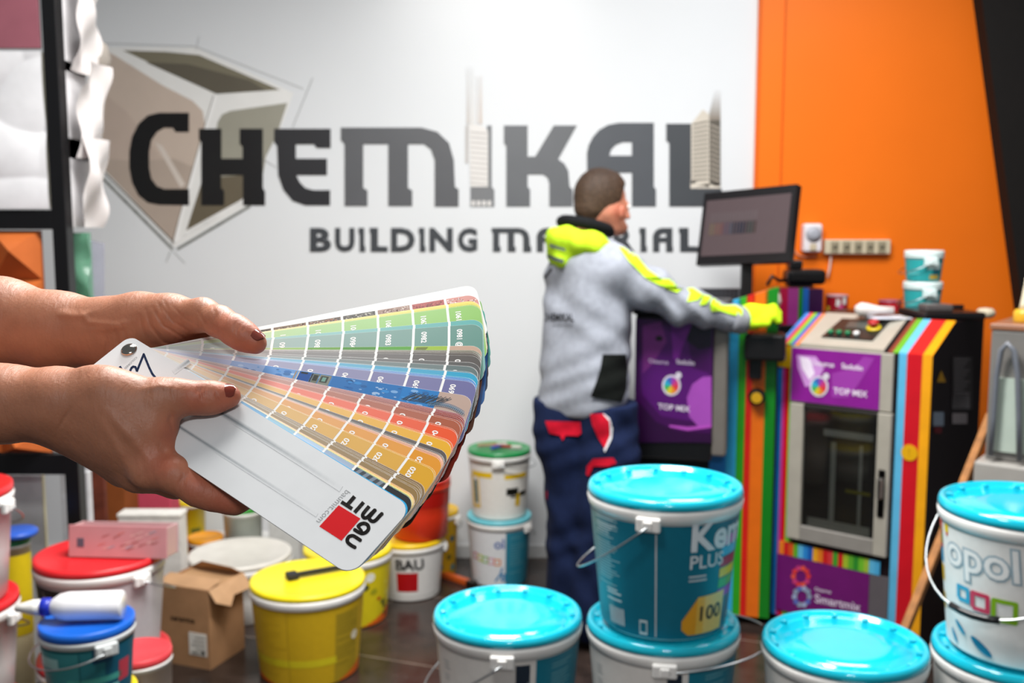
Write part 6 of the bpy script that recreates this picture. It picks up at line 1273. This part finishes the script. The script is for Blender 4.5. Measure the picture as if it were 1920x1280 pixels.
m = MB(); m.lathe(((a.x + b.x) / 2, YO - .0552, a.z + (b.z - a.z) * .64), [(.033, 0), (.033, .006), (.026, .008), (.02, .016), (.018, .017), (.001, .017)], 24, H('a9abb4'), axis=(0, -1, 0)); m.build('dial', 'plastic', t)
m = MB(); m.box((a.x + b.x) / 2 - .014, (a.x + b.x) / 2 + .014, YO - .058, YO - .0553, a.z + .01, a.z + .038, H('cdbda0'), .003); m.build('switch', 'plastic', t)
m = MB(); pts = [P(1558, 474, YO - .012), P(1557, 490, YO - .012), P(1555, 505, YO - .014), P(1552, 520, YO - .02)]; m.tube(pts, .005, H('e0c0b4'), 8); o = m.build('cable', 'plastic'); tag(o, 'short white cable hanging from the socket strip', 'cable')
m = MB(); pts = [P(1482, 455, YO - .01), P(1487, 466, YO - .012), P(1496, 478, YO - .012), P(1510, 482, YO - .012), P(1530, 480, YO - .012)]; m.tube(pts, .004, H('d89070'), 8); o = m.build('cable', 'plastic'); tag(o, 'thin pale cable curving from the monitor to the timer', 'cable')
def tin(label, cx, cy, w, h_px, Y, z, lid, body, deco=None, name='paint_tin', group=None):
    p = P(cx, cy, Y); zc = (p - CAM).dot(FW); r = w * zc / (2 * F); h_ = h_px * zc / F
    t = thing(name, label, 'tin', (p.x, Y, z), group); m = MB(); m.lathe((p.x, Y, z + .0005), [(r * .95, 0), (r, .004), (r * .985, .008), (r * .985, h_ - .012), (r, h_ - .008)], 32, H(body)); m.build('body', 'plastic', t)
    m = MB(); m.lathe((p.x, Y, z + .0005), [(r * .9, h_ - .0078), (r * 1.02, h_ - .0075), (r * 1.02, h_), (r * .9, h_ + .001), (r * .85, h_ - .004), (r * .1, h_ - .004)], 32, H(lid)); m.build('lid', 'plastic', t)
    B = Bk((p.x, Y, z), r, h_, 1.0); B.rad = lambda zz: r * .99
    if deco: m = MB(); deco(B, m); m.build('label', 'print', t)
    return B
def dtin(B, m):
    B.patch(m, -80, 80, .01, B.h - .02, 'a81828', .001)
    for k, (c, d) in enumerate((('e8d8d0', -30), ('d8488c', 10), ('f0ece8', 30), ('e8c83a', -60), ('e8e4e0', -5))): B.patch(m, d, d + 22, .02 + (k * 31 % 70) * .001, .05 + (k * 31 % 70) * .001, c, .0015)
tin('red patterned paint tin with speckled pale lid right of the black instrument', 1570, 545, 40, 52, 4.30, CT, 'c9a0a8', 'a81828', dtin)
tin('dark red tin with speckled multicolour lid left of the small teal pails', 1670, 545, 42, 42, 4.30, CT, 'a85a70', 'b81424', lambda B, m: (B.patch(m, -10, 30, .01, .08, 'd8303c', .001), B.patch(m, -60, -20, .01, .05, '6a1020', .001)))
# two small teal pails on the mixer, at the back
def dp(B, m):
    B.patch(m, -90, 90, .008, B.h - .03, '2fa6a8', .0008); B.patch(m, 12, 60, .05, .075, 'd8f0ee', .0014); B.patch(m, 20, 55, .012, .028, 'c8a83a', .0014); B.patch(m, -60, -10, .03, .036, '6cc8c8', .0014); B.patch(m, 30, 60, .03, .05, '1a6a78', .0013)
bs = MM @ Vector((us(1700) - .02, .50, MT - .003)); bs = Vector((P(1728, 585, 3.93).x, 3.93, MT - .003))
for k, lb in enumerate(('lower small teal pail with white lid on the mixing machine', 'upper small teal pail with white lid on the mixing machine')):
    bucket(lb, bs.x, bs.y, MT + .0005 + k * .1215, .0745, .122, 'e3f2ef', '35a8aa', 'small teal pails', dp, handle=(20, -1), drop=.045, full=False, rim='dff0ee', lidkind='plastic')
# handset, tray with papers, stone on top of the mixer
def on_mix(u, y): return MM @ Vector((u, y, MT))
t = thing('heat_sealer', 'white rounded handheld tool lying on paper on the mixing machine', 'tool', on_mix(.25, .45)); a = P(1603, 572, 3.70); b = P(1676, 584, 3.66); a.z = b.z = MT + .030
m = MB(); m.tube([a, a.lerp(b, .15), a.lerp(b, .3), a.lerp(b, .6), b], [.012, .026, .024, .014, .012], H('ddd5d0'), 16); m.build('body', 'plastic', t)
m = MB(); m.M = Matrix.Translation((0, 0, 0)); c_ = a.lerp(b, .7); m.box(c_.x - .05, c_.x + .09, c_.y - .06, c_.y + .06, MT + .0003, MT + .005, H('d9dce8'), .001); o = m.build('paper_sheet', 'matte'); tag(o, 'pale folded paper under the white handheld tool', 'paper')
t = thing('tray', 'black shallow tray with grey tools on the back of the mixing machine', 'tray', P(1775, 590, 3.72)); a = P(1722, 594, 3.66); b = P(1835, 590, 3.66)
m = MB(); m.box(a.x, b.x, 3.60, 3.86, MT + .0003, MT + .026, H('141315'), .006); m.build('tray_base', 'plastic', t); m = MB(); m.box(a.x + .02, a.x + .12, 3.64, 3.72, MT + .0263, MT + .052, H('5a5453'), .006); m.build('grey_case', 'plastic', t)
m = MB(); m.tube([Vector((a.x + .05, 3.76, MT + .036)), Vector((a.x + .20, 3.74, MT + .036))], .009, H('1e1e20'), 10); m.build('cutter', 'plastic', t)
t = thing('sponge', 'pale rounded sponge at the right end of the black tray', 'sponge', P(1832, 590, 3.70)); p = P(1834, 588, 3.66); m = MB(); m.lathe((b.x + .035, 3.68, MT + .0003), [(.020, 0), (.032, .008), (.034, .022), (.024, .034), (.002, .037)], 24, H('c9bda4')); m.build('foam', 'matte', t)
m = MB(); m.box(b.x - .01, b.x + .10, 3.60, 3.78, MT - .03, MT - .0003, H('17181a'), .003); 
# wooden batten leaning
A = Q(1700, 1172, 3.02); A.z = max(A.z, .012); Bq = Q(1852, 792, 3.30); d = (Bq - A).normalized(); A = A - d * (A.z - .02) / max(d.z, .1) if A.z > .02 else A
s = Vector((d.y, -d.x, 0)).normalized(); nrm = d.cross(s).normalized(); M = Matrix(((s.x, nrm.x, d.x, A.x), (s.y, nrm.y, d.y, A.y), (s.z, nrm.z, d.z, A.z), (0, 0, 0, 1))); m = MB(); m.box(-.012, .012, -.012, .012, 0, (Bq - A).length + .03, H('a8703c'), .002, M); o = m.build('wooden_batten', 'wood'); tag(o, 'light brown wooden batten leaning right of the mixing machine', 'batten')
# grey tank cabinet with clear front at the right, turned like the mixer
T0 = Q(1846, 860, 3.12); zm = T0.z; T0.z = 0
TP, TM = frame(T0, 38); zt1 = TP.uv(1862, 618)[1]
t = thing('water_tank', 'grey tank unit with pale clear front and hose at the right edge', 'tank', T0)
m = MB(); m.M = TM; m.box(0, .42, .0, .30, zm + .0003, zt1, H('7d7a76'), .006); m.build('casing', 'plastic', t)
m = MB(); m.M = TM; m.box(-.02, .44, -.05, .32, 0, zm, H('a8a49e'), .008); m.build('base_cabinet', 'plastic', t)
m = MB(); m.M = TM; m.box(-.004, .424, -.006, .306, zt1 + .0003, zt1 + .020, H('9a6a50'), .004); m.build('top_plate', 'plastic', t)
m = MB(); wl, wr = TP.uv(1864, 700)[0], TP.uv(1912, 700)[0]; za, zb_ = TP.uv(1885, 708)[1], TP.uv(1885, 846)[1]; m.prism([TM @ Vector(v) for v in ((wl + .012, -.012, za), (wr + .06, -.012, za), (wr + .06, -.012, zb_), (wl, -.012, zb_))], tuple(TM.to_3x3() @ Vector((0, .0115, 0))), H('b9c6ba')); m.build('clear_panel', 'plastic', t)
m = MB(); m.tube([TM @ Vector((TP.uv(x_, y_)[0], -.035, TP.uv(x_, y_)[1])) for x_, y_ in ((1862, 850), (1868, 780), (1874, 700), (1882, 655), (1894, 642), (1906, 655), (1913, 700), (1915, 780), (1916, 860))], .0085, H('6c7078'), 10); m.build('hose', 'plastic', t)
gp = TM @ Vector((TP.uv(1908, 620)[0], .09, zt1 + .0205)); t = thing('glue_bottle', 'cream and yellow nozzle bottle on the tank at the right edge', 'bottle', gp)
m = MB(); m.lathe(gp, [(.030, 0), (.032, .004), (.032, .03), (.026, .04)], 24, H('d8a82c')); m.build('body', 'plastic', t); m = MB(); m.lathe(gp + Vector((0, 0, .0402)), [(.018, 0), (.014, .02), (.006, .08), (.004, .10)], 20, H('e6dcc0')); m.build('nozzle', 'plastic', t)
# ------------------------------------------------------------------ tidy helper properties
for o in bpy.data.objects:
    for k in ('_o', '_n'):
        if k in o: del o[k]
